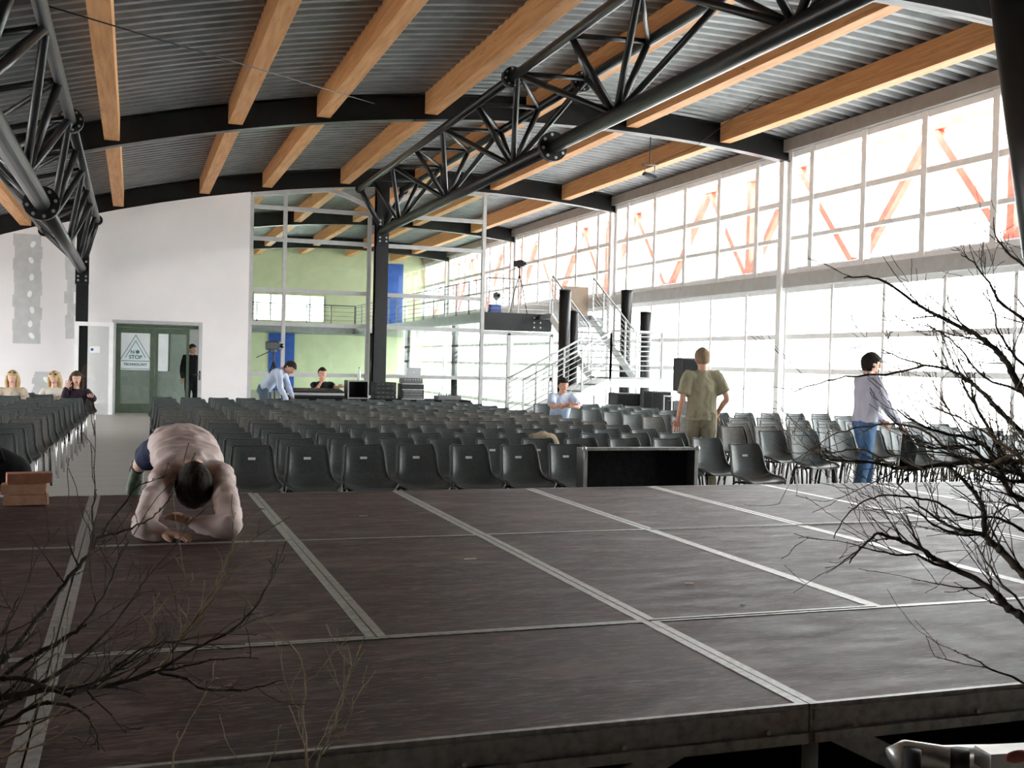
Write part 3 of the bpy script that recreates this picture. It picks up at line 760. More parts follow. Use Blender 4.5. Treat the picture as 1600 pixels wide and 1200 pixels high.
def head_parts(c, fwd, up, s=1.0):
    """returns (skin MB, eyes MB, lips MB, hair-cap function)"""
    M = frame(fwd, up); c = Vector(c)
    def fn(p):
        q = p.copy()
        if q.z < 0: # jaw
            k = -q.z; q.x *= 1-.30*k; q.y *= 1-.12*k
            if q.y < 0: q.y *= 1-.25*k
        if q.y < 0 and q.z > -.2: q.y *= 1.06
        if q.y > .5: q.y = q.y*.96+.02
        if q.z > 0: q.x *= 1+.13*math.sin(PI*min(1,q.z)); q.y *= 1+.08*math.sin(PI*min(1,q.z))
        return q
    b = MB(); b.ell(c, (.079*s,.099*s,.120*s), 20, 16, M, fn)
    L = lambda x,y,z: c + M @ (Vector((x,y,z))*s)
    b.tube([L(0,.088,.022),L(0,.104,-.004),L(0,.114,-.024),L(0,.092,-.034)], [.008*s,.011*s,.015*s,.011*s], 8)          # nose
    b.ell(L(0,.086,.034),(.05*s,.012*s,.010*s),10,6,M)                                                             # brow
    b.ell(L(0,.078,-.094),(.026*s,.02*s,.018*s),10,6,M)                                                            # chin
    for sx in (-1,1): b.ell(L(.076*sx,-.008,-.005),(.010*s,.020*s,.032*s),8,8,M)                                    # ears
    e = MB()
    for sx in (-1,1): e.ell(L(.031*sx,.084,.012),(.012*s,.007*s,.007*s),8,6,M)
    lp_ = MB(); lp_.ell(L(0,.090,-.058),(.025*s,.009*s,.008*s),10,6,M)
    return b, e, lp_, M, L
def hair_cap(c, fwd, up, s, line=.035, back=-.075, thick=1.09, vol=0.):
    M = frame(fwd, up); c = Vector(c); b = MB(); nu, nv = 24, 18; vs = []; ok = []
    for i in range(nv+1):
        th = PI*i/nv
        for j in range(nu):
            ph = 2*PI*j/nu; p = Vector((math.sin(th)*math.cos(ph), math.sin(th)*math.sin(ph), math.cos(th)))
            kk = math.sin(PI*min(1,max(0,p.z))); q = Vector((p.x*.079*thick*(1+.13*kk), p.y*.099*thick*(1.06 if p.y < 0 else 1)*(1+.08*kk), p.z*.120*thick + .003))
            q += p*(vol*(1 if p.z > -.3 else .4)) + p*(.003*math.sin(j*2.7+i*1.9))
            lim = line + (back-line)*max(0,min(1,(.045-q.y)/.075))
            ok.append(q.z > lim); vs.append(c + M @ (q*s))
    fs = []
    for i in range(nv):
        for j in range(nu):
            a, d = i*nu+j, i*nu+(j+1)%nu; qd = (a, a+nu, d+nu, d)
            if sum(ok[k] for k in qd) >= 3: fs.append(qd)
    b.add(vs, fs, True); return b
def hand(b, wrist, dirv, palm_n, s=1., curl=.5, thumb=1, r=.0092):
    """palm + four fingers + thumb; dirv along the hand, palm_n towards the palm side"""
    d = Vector(dirv).normalized(); pn = Vector(palm_n); pn = (pn-d*pn.dot(d)).normalized(); sd = d.cross(pn)*thumb
    w_ = Vector(wrist)
    b.tube([w_-d*.02*s, w_+d*.03*s, w_+d*.07*s, w_+d*.092*s], [(.026*s,.019*s),(.037*s,.019*s),(.043*s,.015*s),(.041*s,.011*s)], 10, flat=pn)
    for k, (o_, ln) in enumerate(((.034,.070),(.0115,.078),(-.0115,.073),(-.034,.058))):
        p0 = w_ + d*.086*s + sd*o_*s; pts = [p0]; dd = (d+sd*o_*7).normalized(); p = p0
        for q in range(3):
            ang = curl*(.45 if q == 0 else .75); dd = (dd*math.cos(ang) + pn*math.sin(ang)).normalized(); p = p + dd*(ln*s*(.44,.32,.24)[q]); pts.append(p)
        b.tube(pts, [r*s*1.1, r*s, r*s*.92, r*s*.72], 7)
    t0 = w_ + d*.028*s + sd*.030*s; t1 = t0 + (d*.6+sd*.7+pn*.25).normalized()*.038*s; t2 = t1 + (d*.9+sd*.2+pn*.35).normalized()*.030*s
    b.tube([t0,t1,t2], [r*s*1.5, r*s*1.25, r*s*.85], 7)
def shoe(b, ankle, toe, up=(0,0,1), s=1.):
    a, t = Vector(ankle), Vector(toe); d = (t-a); u = Vector(up)
    d = (d-u*d.dot(u)).normalized(); base = a - u*.07*s
    b.tube([base-d*.075*s+u*.03*s, base-d*.06*s+u*.035*s, base+d*.02*s+u*.04*s, base+d*.10*s+u*.03*s, base+d*.16*s+u*.022*s, base+d*.185*s+u*.02*s],
           [(.02*s,.02*s),(.036*s,.036*s),(.04*s,.042*s),(.045*s,.032*s),(.04*s,.024*s),(.02*s,.014*s)], 12, flat=u)
def person(label, J, look, up=(0,0,1), hair='hair_brown', hairkind='short', shirt='shirt_sky', sleeves='short', trousers='denim', shoes='shoe_dark',
           vox=.016, s=1., skin='skin', curl=(.5,.5), thumbs=(1,-1), palm=None, extra=None, tw=1., sf=None, shirt_low=0., handdir=None, shorts=False, female=False, hl=.035, foldscale=(7,7,4), hk=1.06):
    """J: pelvis, chest, neck, head, shL, shR, elL, elR, wrL, wrR, hipL, hipR, knL, knR, anL, anR, toL, toR"""
    J = {k: Vector(v) for k, v in J.items()}
    t = empty('person', label, 'person', loc=(0,0,0))
    side = (J['shR']-J['shL']).normalized(); spine = (J['neck']-J['pelvis']).normalized(); front = spine.cross(side)*-1
    sw = (J['shR']-J['shL']).length
    # bare body (one continuous surface)
    b = MB(); limb(b, [(J['pelvis'],(.135*tw,.10)),(J['pelvis'].lerp(J['chest'],.5),(.125*tw,.09)),(J['chest'],(.14*tw,.10)),(J['chest'].lerp(J['neck'],.5),(.10*tw,.07)),(J['neck'],(.060,.058)),(J['head'].lerp(J['neck'],.3),(.054,.056))], 16, flat=front)
    for S in 'LR':
        limb(b, [(J['sh'+S],.048*s),(J['sh'+S].lerp(J['el'+S],.4),.044*s),(J['el'+S],.034*s),(J['el'+S].lerp(J['wr'+S],.35),.036*s),(J['wr'+S],.025*s)])
        limb(b, [(J['hip'+S],.085*s),(J['hip'+S].lerp(J['kn'+S],.5),.073*s),(J['kn'+S],.052*s),(J['kn'+S].lerp(J['an'+S],.35),.055*s),(J['an'+S],.035*s)])
        b.rod(J['chest'].lerp(J['neck'],.4), J['sh'+S]-spine*.02, .045*s, 10)
    body = remeshed(b, vox)
    hs = s*hk
    hb, eb, lb_, M, L = head_parts(J['head'], look, up, hs)
    body.add(hb.v, hb.f, True)
    pl = palm or {}
    for i, S in enumerate('LR'):
        d = (handdir or {}).get(S) or (J['wr'+S]-J['el'+S]); hand(body, J['wr'+S], d, pl.get(S, front), s*.98, curl[i], thumbs[i])
    bo = body.build('body', skin, t)
    eb.build('eyes', 'eye_dark', bo); lb_.build('lips', 'lip', bo)
    # shirt
    h = MB(); low = J['pelvis'] + (J['pelvis']-J['chest']).normalized()*(.03+shirt_low)
    limb(h, [(low,(.172*tw,.127)),(J['pelvis'].lerp(J['chest'],.35),(.158*tw,.118)),(J['chest'],(.168*tw,.125)),(J['chest'].lerp(J['neck'],.55),(.135*tw,.092)),(J['neck']-spine*.015,(.068,.066))], 18, flat=front, ends=False)
    for S in 'LR':
        h.tube([J['neck']-spine*.035, J['neck'].lerp(J['sh'+S],.5)-spine*.035, J['sh'+S]-spine*.01], [.058*s,.060*s,.062*s], 12); h.rod(J['chest'].lerp(J['neck'],.4), J['sh'+S]-spine*.02, .075*s, 12); h.ell(J['sh'+S]-spine*.008,(.068*s,)*3,12,8)
        if sleeves == 'long': limb(h, [(J['sh'+S],.068*s),(J['sh'+S].lerp(J['el'+S],.5),.064*s),(J['el'+S],.058*s),(J['el'+S].lerp(J['wr'+S],.5),.052*s),(J['el'+S].lerp(J['wr'+S],.95),.040*s)]); h.ell(J['el'+S],(.061*s,)*3,12,8)
        else: limb(h, [(J['sh'+S],.070*s),(J['sh'+S].lerp(J['el'+S],.45),.074*s),(J['sh'+S].lerp(J['el'+S],.78),.080*s)], ends=False)
    remeshed(h, vox, fold=.012, fs=foldscale).build('shirt', shirt, t)
    # trousers
    h = MB(); limb(h, [(J['pelvis']+spine*.06,(.150*tw,.112)),(J['pelvis']-spine*.03,(.162*tw,.122)),(J['pelvis']-spine*.09,(.150*tw,.11))], 16, flat=front)
    for S in 'LR':
        if shorts: limb(h, [(J['hip'+S],.098*s),(J['hip'+S].lerp(J['kn'+S],.5),.092*s),(J['hip'+S].lerp(J['kn'+S],.9),.082*s)])
        else: limb(h, [(J['hip'+S],.098*s),(J['hip'+S].lerp(J['kn'+S],.5),.088*s),(J['kn'+S],.070*s),(J['kn'+S].lerp(J['an'+S],.5),.066*s),(J['an'+S],.062*s)])
        h.rod(J['pelvis'], J['hip'+S], .10*s, 12); h.ell(J['hip'+S],(.10*s,)*3,12,8)
    remeshed(h, vox, fold=.010, fs=(8,8,5)).build('shorts' if shorts else 'trousers', trousers, t)
    for S in 'LR':
        sh = MB(); shoe(sh, J['an'+S], J['to'+S], sf[S] if sf else (0,0,1), s); sh.build('shoe', shoes, t)
    # hair
    hc = hair_cap(J['head'], look, up, hs, line=(.05 if hairkind == 'crop' else hl), back={'crop':-.06,'nape':-.10}.get(hairkind,-.085), thick=1.04 if hairkind in ('crop','nape') else 1.09, vol=.012 if hairkind == 'long' else 0)
    if hairkind == 'long':
        hh = MB()
        for sx in (-1,1):
            for q in (0,1,2):
                hh.tube([L(.05*sx,.02-.035*q,.105),L(.088*sx,.02-.035*q,.03),L(.097*sx,.01-.035*q,-.07),L(.090*sx,.012-.03*q,-.17),L(.080*sx,.02-.02*q,-.25)], [.022,.028,.032,.028,.012], 9)
        hh.tube([L(0,-.09,.06),L(0,-.115,-.05),L(0,-.105,-.15),L(0,-.09,-.22)], [(.07,.03),(.09,.035),(.09,.03),(.05,.015)], 12, flat=M@Vector((0,1,0)))
        hc.add(hh.v, hh.f, True)
    hc.build('hair', hair, t)
    return t, J, M, L
def V(*a): return Vector(a)

# --- man leaning on his forearms on the stage
kn = dict(
    pelvis=onY(286,694,4.42), chest=onY(293,716,3.98), neck=onY(301,733,3.72), head=onY(303,757,3.60),
    shL=onY(347,743,3.74), shR=onY(256,740,3.74), elL=onZ(359,822,ST+.068), elR=onZ(224,822,ST+.068),
    wrL=onZ(301,818,ST+.05), wrR=onZ(252,834,ST+.035),
    hipL=onY(316,702,4.45), hipR=onY(258,698,4.45), knL=onY(322,735,4.66), knR=onY(228,716,4.66),
    anL=onY(330,745,5.02), anR=onY(214,745,4.93), toL=V(0,0,0), toR=V(0,0,0))
kn['anL'].z = ST+.17; kn['anR'].z = ST+.175; kn['knL'].z = max(kn['knL'].z, ST+.1)
kn['toL'] = kn['anL']+V(0,-.05,-.13); kn['toR'] = kn['anR']+V(-.02,-.06,-.14)
knee, J, M, L = person('man in pale beige long-sleeved shirt leaning on his forearms on the stage', kn, (0,.30,-1), (.02,-1,-.30), 'hair_dark', 'nape', 'shirt_beige', 'long', 'navy', 'shoe_green',
    vox=.011, s=1.0, hk=1.16, shorts=True, tw=1.22, foldscale=(5,9,9), curl=(.40,.25), thumbs=(1,-1), palm={'L': V(0,-.5,-1), 'R': V(0,0,-1)}, sf={'L':V(0,.9,.45),'R':V(.05,.9,.45)},
    handdir={'L': V(-.8,-.25,.42), 'R': V(.9,-.38,-.06)})
for S in 'LR':
    sk = MB(); d = (J['an'+S]-J['kn'+S]).normalized(); sk.tube([J['an'+S]-d*.10, J['an'+S]-d*.03, J['an'+S]+d*.03], .045, 12); sk.build('sock','sock',knee)
    so = MB(); a = J['an'+S]; so.bev(a+V(0,.055,-.055),(.085,.03,.22),.012); so.build('shoe_sole','shoe_white',knee)

# --- standing figures: helper in a local frame (r = right seen from the camera side, f = facing away)
def stand(x, y, h, yaw, lean=0., **over):
    """standing skeleton, facing +y rotated by yaw (0 = away from the camera along +y)"""
    s = h/1.78; c, n = math.cos(yaw), math.sin(yaw)
    def W(px, py, pz): return V(x + px*c + py*n, y - px*n + py*c, pz*s)
    base = dict(pelvis=(0,lean*.35,.97), chest=(0,lean*.8,1.30), neck=(0,lean,1.505), head=(0,lean+.03,1.645), shL=(-.185,lean*.95,1.44), shR=(.185,lean*.95,1.44),
        elL=(-.25,lean-.02,1.14), elR=(.25,lean-.02,1.14), wrL=(-.26,lean+.06,.90), wrR=(.26,lean+.06,.90), hipL=(-.09,0,.92), hipR=(.09,0,.92), knL=(-.10,.02,.50), knR=(.10,.02,.50),
        anL=(-.11,0,.08), anR=(.11,0,.08), toL=(-.12,.2,.03), toR=(.12,.2,.03))
    base.update(over); return {k: W(*v) for k, v in base.items()}, s, W
p0 = onY(1098, 600, 9.6)
Jd, s_, W = stand(p0.x, 9.6, 1.80, .20, .02, elR=(.30,-.06,1.16), wrR=(.215,.06,.95), elL=(-.27,-.03,1.13), wrL=(-.30,.03,.88), knL=(-.09,.10,.52), anL=(-.09,.12,.08), toL=(-.1,.32,.03), knR=(.09,-.05,.50), anR=(.09,-.16,.09), toR=(.1,.03,.03))
person('man in olive T-shirt and khaki trousers walking away between the chairs', Jd, W(.10,1,0)-W(0,0,0), (0,0,1), 'hair_sand', 'crop', 'olive', 'short', 'khaki', 'shoe_dark', vox=.013, s=s_*1.06, skin='skin_ruddy', shirt_low=.07, tw=1.2)
p0 = onY(1350, 660, 8.35)
Jd, s_, W = stand(p0.x, 8.35, 1.77, 1.72, .03, elL=(-.22,.10,1.16), wrL=(-.14,.30,.98), elR=(.24,.14,1.16), wrR=(.17,.36,.95), head=(0,.07,1.65), knL=(-.1,.12,.52), anL=(-.1,.10,.08), toL=(-.1,.3,.03), knR=(.1,-.03,.50), anR=(.1,-.12,.09), toR=(.1,.08,.03))
person('man in lilac grey shirt and blue jeans walking right past the window chairs', Jd, W(0,1,-.05)-W(0,0,0), (0,0,1), 'hair_dark', 'short', 'shirt_lilac', 'long', 'denim', 'shoe_dark', vox=.013, s=s_*1.04, shirt_low=-.01, tw=1.32)
# clipboard and dark folded chair he carries
hp = Jd['wrR'] + (Jd['wrR']-Jd['elR']).normalized()*.09
fc = empty('folding_chair', 'black folded chair with pale metal edge carried by the man in jeans', 'chair', loc=(hp.x+.02, hp.y, hp.z-.02))
fr = MB(); fr.tube([(-.08,0,-.52),(-.04,0,0),(.02,0,.03),(.20,0,-.22)], .013, 8); fr.build('frame_tube','alu',fc)
MB().bev((.08,.03,-.28),(.26,.02,.42),.01,Matrix.Rotation(.2,3,'Y')).build('panel','black_cloth',fc)
# man in the doorway
p0 = onY(301, 590, YE+.45)
Jd, s_, W = stand(p0.x-.03, YE+.45, 1.86, 2.9, 0., )
person('man in black standing in the green doorway', Jd, W(-.5,1,0)-W(0,0,0), (0,0,1), 'hair_dark', 'short', 'black_shirt', 'long', 'black_shirt', 'shoe_dark', vox=.02, s=s_, tw=1.15, skin='skin_ruddy')
# bent man at the control desk
p0 = onY(415, 610, 18.6)
bx_, by_ = p0.x, 18.6
def Bq(a, d, z): return V(bx_ + .944*a + .33*d, by_ - .33*a + .944*d, z)
Jd = dict(pelvis=Bq(0,0,.98), chest=Bq(.22,-.03,1.22), neck=Bq(.36,-.05,1.33), head=Bq(.47,-.08,1.36), shL=Bq(.31,.14,1.27), shR=Bq(.29,-.22,1.27), elL=Bq(.40,.16,1.0), elR=Bq(.33,-.24,.98), wrL=Bq(.50,.08,.80), wrR=Bq(.44,-.16,.76),
    hipL=Bq(-.02,.10,.93), hipR=Bq(-.02,-.10,.93), knL=Bq(.02,.12,.50), knR=Bq(.04,-.11,.50), anL=Bq(-.04,.12,.08), anR=Bq(-.03,-.12,.08), toL=Bq(.16,.12,.03), toR=Bq(.17,-.14,.03))
person('man in pale blue shirt bending over beside the control desk', Jd, (.55,-.55,-.62), (.55,-.1,.8), 'hair_dark', 'short', 'shirt_pale', 'long', 'denim_grey', 'shoe_dark', vox=.016, tw=1.15, skin='skin_ruddy')
def seated(x, y, hz, yaw, s=1., **over):
    """seated, facing -y rotated by yaw; hz = top of head"""
    c, n = math.cos(yaw), math.sin(yaw); k = hz-.12*s
    def W(px, py, pz): return V(x - px*c + py*n, y - px*n*1 - py*c, pz)
    base = dict(pelvis=(0,0,.54), chest=(0,.04,.84), neck=(0,.05,k-.165*s), head=(0,.07,k), shL=(-.17,.04,k-.225), shR=(.17,.04,k-.225), elL=(-.22,.10,.74), elR=(.22,.10,.74), wrL=(-.12,.30,.68), wrR=(.12,.30,.68),
        hipL=(-.09,.05,.50), hipR=(.09,.05,.50), knL=(-.11,.42,.49), knR=(.11,.42,.49), anL=(-.11,.40,.08), anR=(.11,.40,.08), toL=(-.11,.58,.03), toR=(.11,.58,.03))
    base.update(over); base['chest'] = (base['chest'][0], base['chest'][1], (base['neck'][2]+.54)/2+.06)
    return {q: W(*v) for q, v in base.items()}, W
# black T-shirt man behind the console
p0 = onY(502, 590, 20.1)
Jd, W = seated(p0.x, 20.1, 1.36, .1, 1.0, wrR=(.03,.20,1.10), elR=(.16,.22,.90), wrL=(-.30,.35,.98), elL=(-.26,.12,.95), pelvis=(0,0,.66), hipL=(-.09,.05,.62), hipR=(.09,.05,.62))
person('man in black T-shirt seated behind the sound desk, hand on chin', Jd, W(0,1,-.15)-W(0,0,0), (0,0,1), 'hair_dark', 'crop', 'black_shirt', 'short', 'denim_grey', 'shoe_dark', vox=.016, tw=1.05, skin='skin_ruddy', handdir={'R': V(.05,.1,1)})
# man in blue T-shirt resting his arms on a chair back
p0 = onY(876, 605, 15.0)
Jd, W = seated(p0.x, 15.0, 1.30, -.1, 1.0, pelvis=(0,-.10,.55), chest=(0,.06,.85), neck=(0,.10,1.05), head=(.0,.15,1.185), shL=(-.18,.10,1.0), shR=(.18,.10,1.0), elL=(-.24,.30,.82), elR=(.24,.30,.82), wrL=(0,.38,.84), wrR=(.02,.42,.86))
person('man in light blue T-shirt resting folded arms on a chair back', Jd, W(-.1,1,-.05)-W(0,0,0), (0,0,1), 'hair_dark', 'short', 'shirt_sky', 'short', 'denim', 'shoe_dark', vox=.016, tw=1.1, skin='skin_ruddy')
# three women in the back of the left block
for i, (px, lab, hr, sh, yawp, trs) in enumerate(((20,'woman with long blond hair and beige top seated leftmost at the back','hair_blond','beige_top',.0,'black_shirt'),
        (86,'woman with blond hair and cream jacket seated between the two others','hair_blond','cream_jacket',-.1,'black_shirt'),
        (120,'woman with long dark brown hair and plum top seated next to the aisle','hair_brown','plum_shirt',-.05,'black_shirt'))):
    yw = (18.30, 19.08, 17.53)[i]; p0 = onY(px, 600, yw)
    Jd, W = seated(p0.x, yw, (1.19,1.18,1.21)[i], yawp, .93)
    if i == 2: 
        Jd['wrL'] = W(-.26,.20,.80); Jd['elL'] = W(-.27,.02,.76); Jd['wrR'] = W(.14,.2,.95); Jd['elR'] = W(.2,.1,.75)
    tt, J, M, L = person(lab, Jd, W((.0,.1,-.15)[i],1,(-.05,-.3,0)[i])-W(0,0,0), (0,0,1), hr, 'long', sh, 'long' , trs, 'shoe_dark', vox=.016, tw=.92, s=.93)
    if i < 2:
        g = MB()
        for sx in (-1,1): g.ell(L(.033*sx,.075,.098),(.03,.012,.02),8,6,M)
        g.rod(L(-.07,.06,.098),L(.07,.06,.098),.008,6); g.build('sunglasses','eye_dark',tt)

# ------------------------------------------------------------------ flight case in front of the first chair row
yc = 6.05
a0, a1 = onY(908,700,yc), onY(1084,697,yc); zt = a0.z
fcs = empty('flight_case', 'open black flight case with silver edges standing before the front row', 'case', loc=((a0.x+a1.x)/2, yc, 0))
fcs.scale.y = .6
hw = (a1.x-a0.x)/2; e = .018
MB().bb(-hw+e, hw-e, .14, .16, .04, zt-e).build('back_panel','black_cloth',fcs)
for sx in (-1,1): MB().bb(sx*hw-(e if sx > 0 else 0), sx*hw+(0 if sx > 0 else e), -.12, .16, .04, zt).build('side_panel','black_gear',fcs); MB().bb(sx*(hw-.012)-.016, sx*(hw-.012)+.016, -.135, -.12, .04, zt).build('edge_trim','alu',fcs)
MB().bb(-hw+e, hw-e, -.12, .16, zt-e, zt).build('top_panel','black_gear',fcs); MB().bb(-hw, hw, -.135, -.12, zt-.016, zt+.008).build('edge_trim','alu_worn',fcs)
MB().bb(-hw+e, hw-e, -.12, .16, .04, .06).build('bottom_panel','black_gear',fcs)
for sx in (-1,1):
    for z in (.06, zt): MB().ell((sx*hw,-.125,z),(.022,.022,.022),10,8).build('ball_corner','alu',fcs)
    for y in (-.08,.12): MB().disc((sx*(hw-.1),y,.02),(1,0,0),.02,.02,12).build('castor','rubber',fcs)
# dark coat draped near the case and tan jacket on a chair
tj = MB(); p0 = onY(845, 672, 8.55)
n_ = 14
vs = []; fs = []
for i in range(n_+1):
    for j in range(9):
        u = -1+2*i/n_; v = j/8; drop = (v-.35)
        z = .785 - .30*max(0, abs(drop)-.1)*1.2 - .11*abs(u)**3 + .010*math.sin(u*9+v*5)
        vs.append((u*.19+.02*math.sin(v*7), drop*.14-.01, z))
for i in range(n_):
    for j in range(8): a = i*9+j; fs.append((a,a+9,a+10,a+1))
tj.add(vs, fs, True); o = tj.build('jacket','tan_cloth'); o.location = (p0.x, 8.545, .02); sm = o.modifiers.new('t','SOLIDIFY'); sm.thickness = .018
tag(o, 'tan jacket draped over a chair back in the central block', 'jacket')

# ------------------------------------------------------------------ left foreground: bricks and bag on the stage
for i, (px0, px1, py, dz, mt, txt) in enumerate(((12,71,789,0,'brick_tan','lowest tan brick of the stack on the stage'),(8,66,776,.065,'brick_tan','middle tan brick of the stack on the stage'),(15,72,762,.13,'brick_red','top reddish brick of the stack on the stage'))):
    c = onY((px0+px1)/2, py, 4.58)
    b = MB(); b.bev((0,0,.032),(.25,.12,.062),.004)
    o = b.build('brick', mt); o.location = (c.x+ (i-1)*.005, 4.60, ST+dz+.001); o.rotation_euler.z = (.10,.02,.16)[i]
    tag(o, txt, 'brick', 'bricks stacked on the stage')
bg_ = MB(); c = onY(2, 735, 4.82)
bg_.ell((0,0,.17),(.27,.14,.17),20,14,None,lambda p: V(p.x, p.y, (p.z if p.z > -.8 else -.8)*(1.0-.25*p.x)))
bag = empty('bag', 'black cloth bag at the left edge of the stage', 'bag', loc=(c.x-.10, 4.86, ST+.008))
bg_.build('bag_body','black_cloth',bag); MB().tube([(-.1,-.1,.28),(-.05,-.12,.38),(.08,-.12,.36),(.12,-.1,.24)],.012,8).build('strap','black_cloth',bag)

# ------------------------------------------------------------------ control desk
dk = empty('control_table', 'long table under black cloth behind the last chair row', 'table', loc=(0,0,0))
TX0, TX1, TY0, TY1, TZ = 3.05, 6.75, 18.75, 19.5, .76
MB().bb(TX0,TX1,TY0,TY1,TZ-.03,TZ).build('table_top','black_gear',dk)
cl = MB(); n_ = 60
vs = []; fs = []
for i in range(n_+1):
    x = TX0-.02+(TX1-TX0+.04)*i/n_; d = .012*math.sin(i*1.7)
    vs += [(x,TY1,TZ+.004),(x,TY0-.01,TZ+.004),(x,TY0-.02+d,TZ-.05),(x,TY0-.03+2*d,.03)]
for i in range(n_):
    for j in range(3): a = 4*i+j; fs.append((a,a+4,a+5,a+1))
vs2 = len(vs); vs += [(TX1+.02,TY0-.02,TZ+.004),(TX1+.02,TY1,TZ+.004),(TX1+.18,TY1,.03),(TX1+.16,TY0-.05,.03)]; fs.append((vs2,vs2+1,vs2+2,vs2+3))
cl.add(vs, fs, True); cl.build('cloth','black_cloth',dk)
for x in (TX0+.2, TX1-.2):
    for y in (TY0+.1, TY1-.1): MB().bb(x-.02,x+.02,y-.02,y+.02,0,TZ-.03).build('leg','steel_black',dk)
zc = TZ+.006
c0 = empty('mixing_console', 'long sound mixing console with pale front strip on the control table', 'mixing console', loc=(3.62, 19.1, zc+.03))
MB().bev((0,0,.07),(1.12,.55,.13),.02,Matrix.Rotation(.10,3,'X')).build('body','black_gear',c0)
MB().box((0,-.28,.055),(1.12,.012,.045)).build('front_strip','laptop_silver',c0)
for i in range(16): MB().box((-.5+i*.066,-.1,.142),(.018,.03,.012)).build('fader','gear_grey' if i%5 else 'orange_mark',c0)
c1 = empty('open_rack_case', 'open black rack case with silver edges beside the mixing console', 'case', loc=(4.46, 19.05, zc+.004))
for d in (((-.20,0,.18),(.02,.4,.36)),((.20,0,.18),(.02,.4,.36)),((0,0,.35),(.38,.4,.02)),((0,0,.01),(.38,.4,.02)),((0,.19,.18),(.38,.02,.32))): MB().box(*d).build('panel','black_gear',c1)
for d in (((-.20,-.205,.18),(.024,.012,.37)),((.20,-.205,.18),(.024,.012,.37)),((0,-.205,.35),(.38,.012,.02)),((0,-.205,.01),(.38,.012,.02))): MB().box(*d).build('edge_trim','alu',c1)
bt = MB(); bt.tube([(0,0,0),(0,0,.02),(0,0,.17),(0,0,.21),(0,0,.25)],[.034,.036,.036,.014,.013],14); o = bt.build('bottle_body','frost')
btl = empty('water_bottle','clear water bottle standing on the open rack case','bottle',loc=(4.50,19.0,zc+.362)); o.name = 'bottle_body'; par(o, btl); MB().disc((0,0,.256),(0,0,1),.016,.02,12).build('cap','ink_blue',btl)
c2 = empty('amplifier_stack','low stack of black amplifiers right of the open rack case','amplifier',loc=(5.02,19.05,zc))
for i in range(4):
    p = MB().bev((0,0,.045+i*.085),(.44,.36,.08),.006).build('unit','black_gear',c2)
    for k in range(4): MB().disc((-.15+k*.1,-.185,.045+i*.085),(0,1,0),.012,.014,10).build('knob','gear_grey',p)
c3 = empty('rack_case','tall rack case of black gear with pale edges under the laptop','case',loc=(5.58,19.05,zc))
MB().bev((0,0,.16),(.46,.4,.32),.008).build('body','black_gear',c3)
for z in (.01,.20,.315): MB().box((0,-.205,z),(.47,.012,.016)).build('edge_trim','alu',c3)
for i in range(3): MB().box((0,-.204,.05+i*.055),(.40,.008,.042)).build('unit','gear_grey',c3)
MB().bev((0,0,.375),(.42,.34,.10),.01).build('player','gear_grey',c3)
for k in range(7): MB().disc((-.16+k*.053,-.175,.40),(0,1,0),.011,.012,8).build('knob','alu',c3)
lpz = zc+.427
lap = empty('laptop','open silver laptop on top of the rack case','laptop',loc=(5.60,19.05,lpz))
MB().bev((0,.02,.01),(.30,.22,.018),.006).build('base','laptop_silver',lap)
sc_ = MB().bev((0,-.14,.115),(.30,.01,.21),.004,Matrix.Rotation(.15,3,'X')).build('screen_lid','laptop_silver',lap)
MB().disc((0,-.148,.12),(0,1,0),.016,.004,14).build('lid_mark','paper',sc_)
c4 = empty('audio_mixer','flat grey mixer with knobs at the right end of the control table','mixer',loc=(6.35,19.0,zc))
MB().bev((0,0,.04),(.50,.32,.08),.01).build('body','gear_grey',c4)
for i in range(8): MB().tube([(-.2+i*.057,-.02,.08),(-.2+i*.057,-.02,.105)],.012,8).build('knob','black_gear',c4)
for i in range(3): MB().tube([(-.15+i*.15,.1,.08),(-.16+i*.15,.06,.22),(-.1+i*.15,.0,.25)],.006,6).build('stalk','black_gear',c4)
tag(MB().bev((3.12,18.35,.43),(.3,.25,.40),.02).build('floor_monitor','black_gear'),'black monitor box in front of the control table','speaker')
bpy.data.objects['floor_monitor'].location = (4.35,.05,-.2)

# ------------------------------------------------------------------ camera tripods
def tripod(label, x, y, z0, h, yaw=0, cammat='black_gear', spread=.32, cl=.28, name='tripod_camera'):
    t = empty(name, label, 'camera', 'video cameras on tripods', loc=(x,y,z0)); t.rotation_euler.z = yaw
    for k in range(3):
        a = 2*PI*k/3+.4; MB().tube([(0,0,h-.32),(math.cos(a)*spread*.5,math.sin(a)*spread*.5,h*.45),(math.cos(a)*spread,math.sin(a)*spread,.01)],[.018,.016,.012],8).build('leg',cammat,t)
    MB().rod((0,0,h-.45),(0,0,h-.12),.02,10).build('centre_column',cammat,t); MB().bev((0,0,h-.10),(.09,.1,.07),.01).build('pan_head',cammat,t)
    MB().rod((0,.04,h-.1),(-.22,.28,h-.26),.01,6).build('pan_handle',cammat,t)
    c = MB().bev((0,0,h),(.14,cl*1.2,.17),.02).build('camera_body',cammat,t); MB().tube([(0,-cl/2-.08,h),(0,-cl/2,h)],.045,14).build('lens','eye_dark',c); MB().rod((0,-.08,h+.10),(0,.08,h+.10),.012,8).build('top_handle',cammat,c)
    return t
p0 = onY(428,540,20.6); tripod('black video camera on tall tripod behind the bending man', p0.x, 20.6, 0, p0.z, .9, spread=.42)
p0 = onY(812,412,27.9); tripod('black video camera raised high on a tripod at the gallery railing', p0.x, 27.9, 3.0, p0.z-3.0, .8, spread=.3)
p0 = onY(776,462,28.4); tripod('pale small camera on low tripod beside the gallery corner', p0.x, 28.4, 3.0, p0.z-3.0, .3, 'gear_grey', .28, .16)
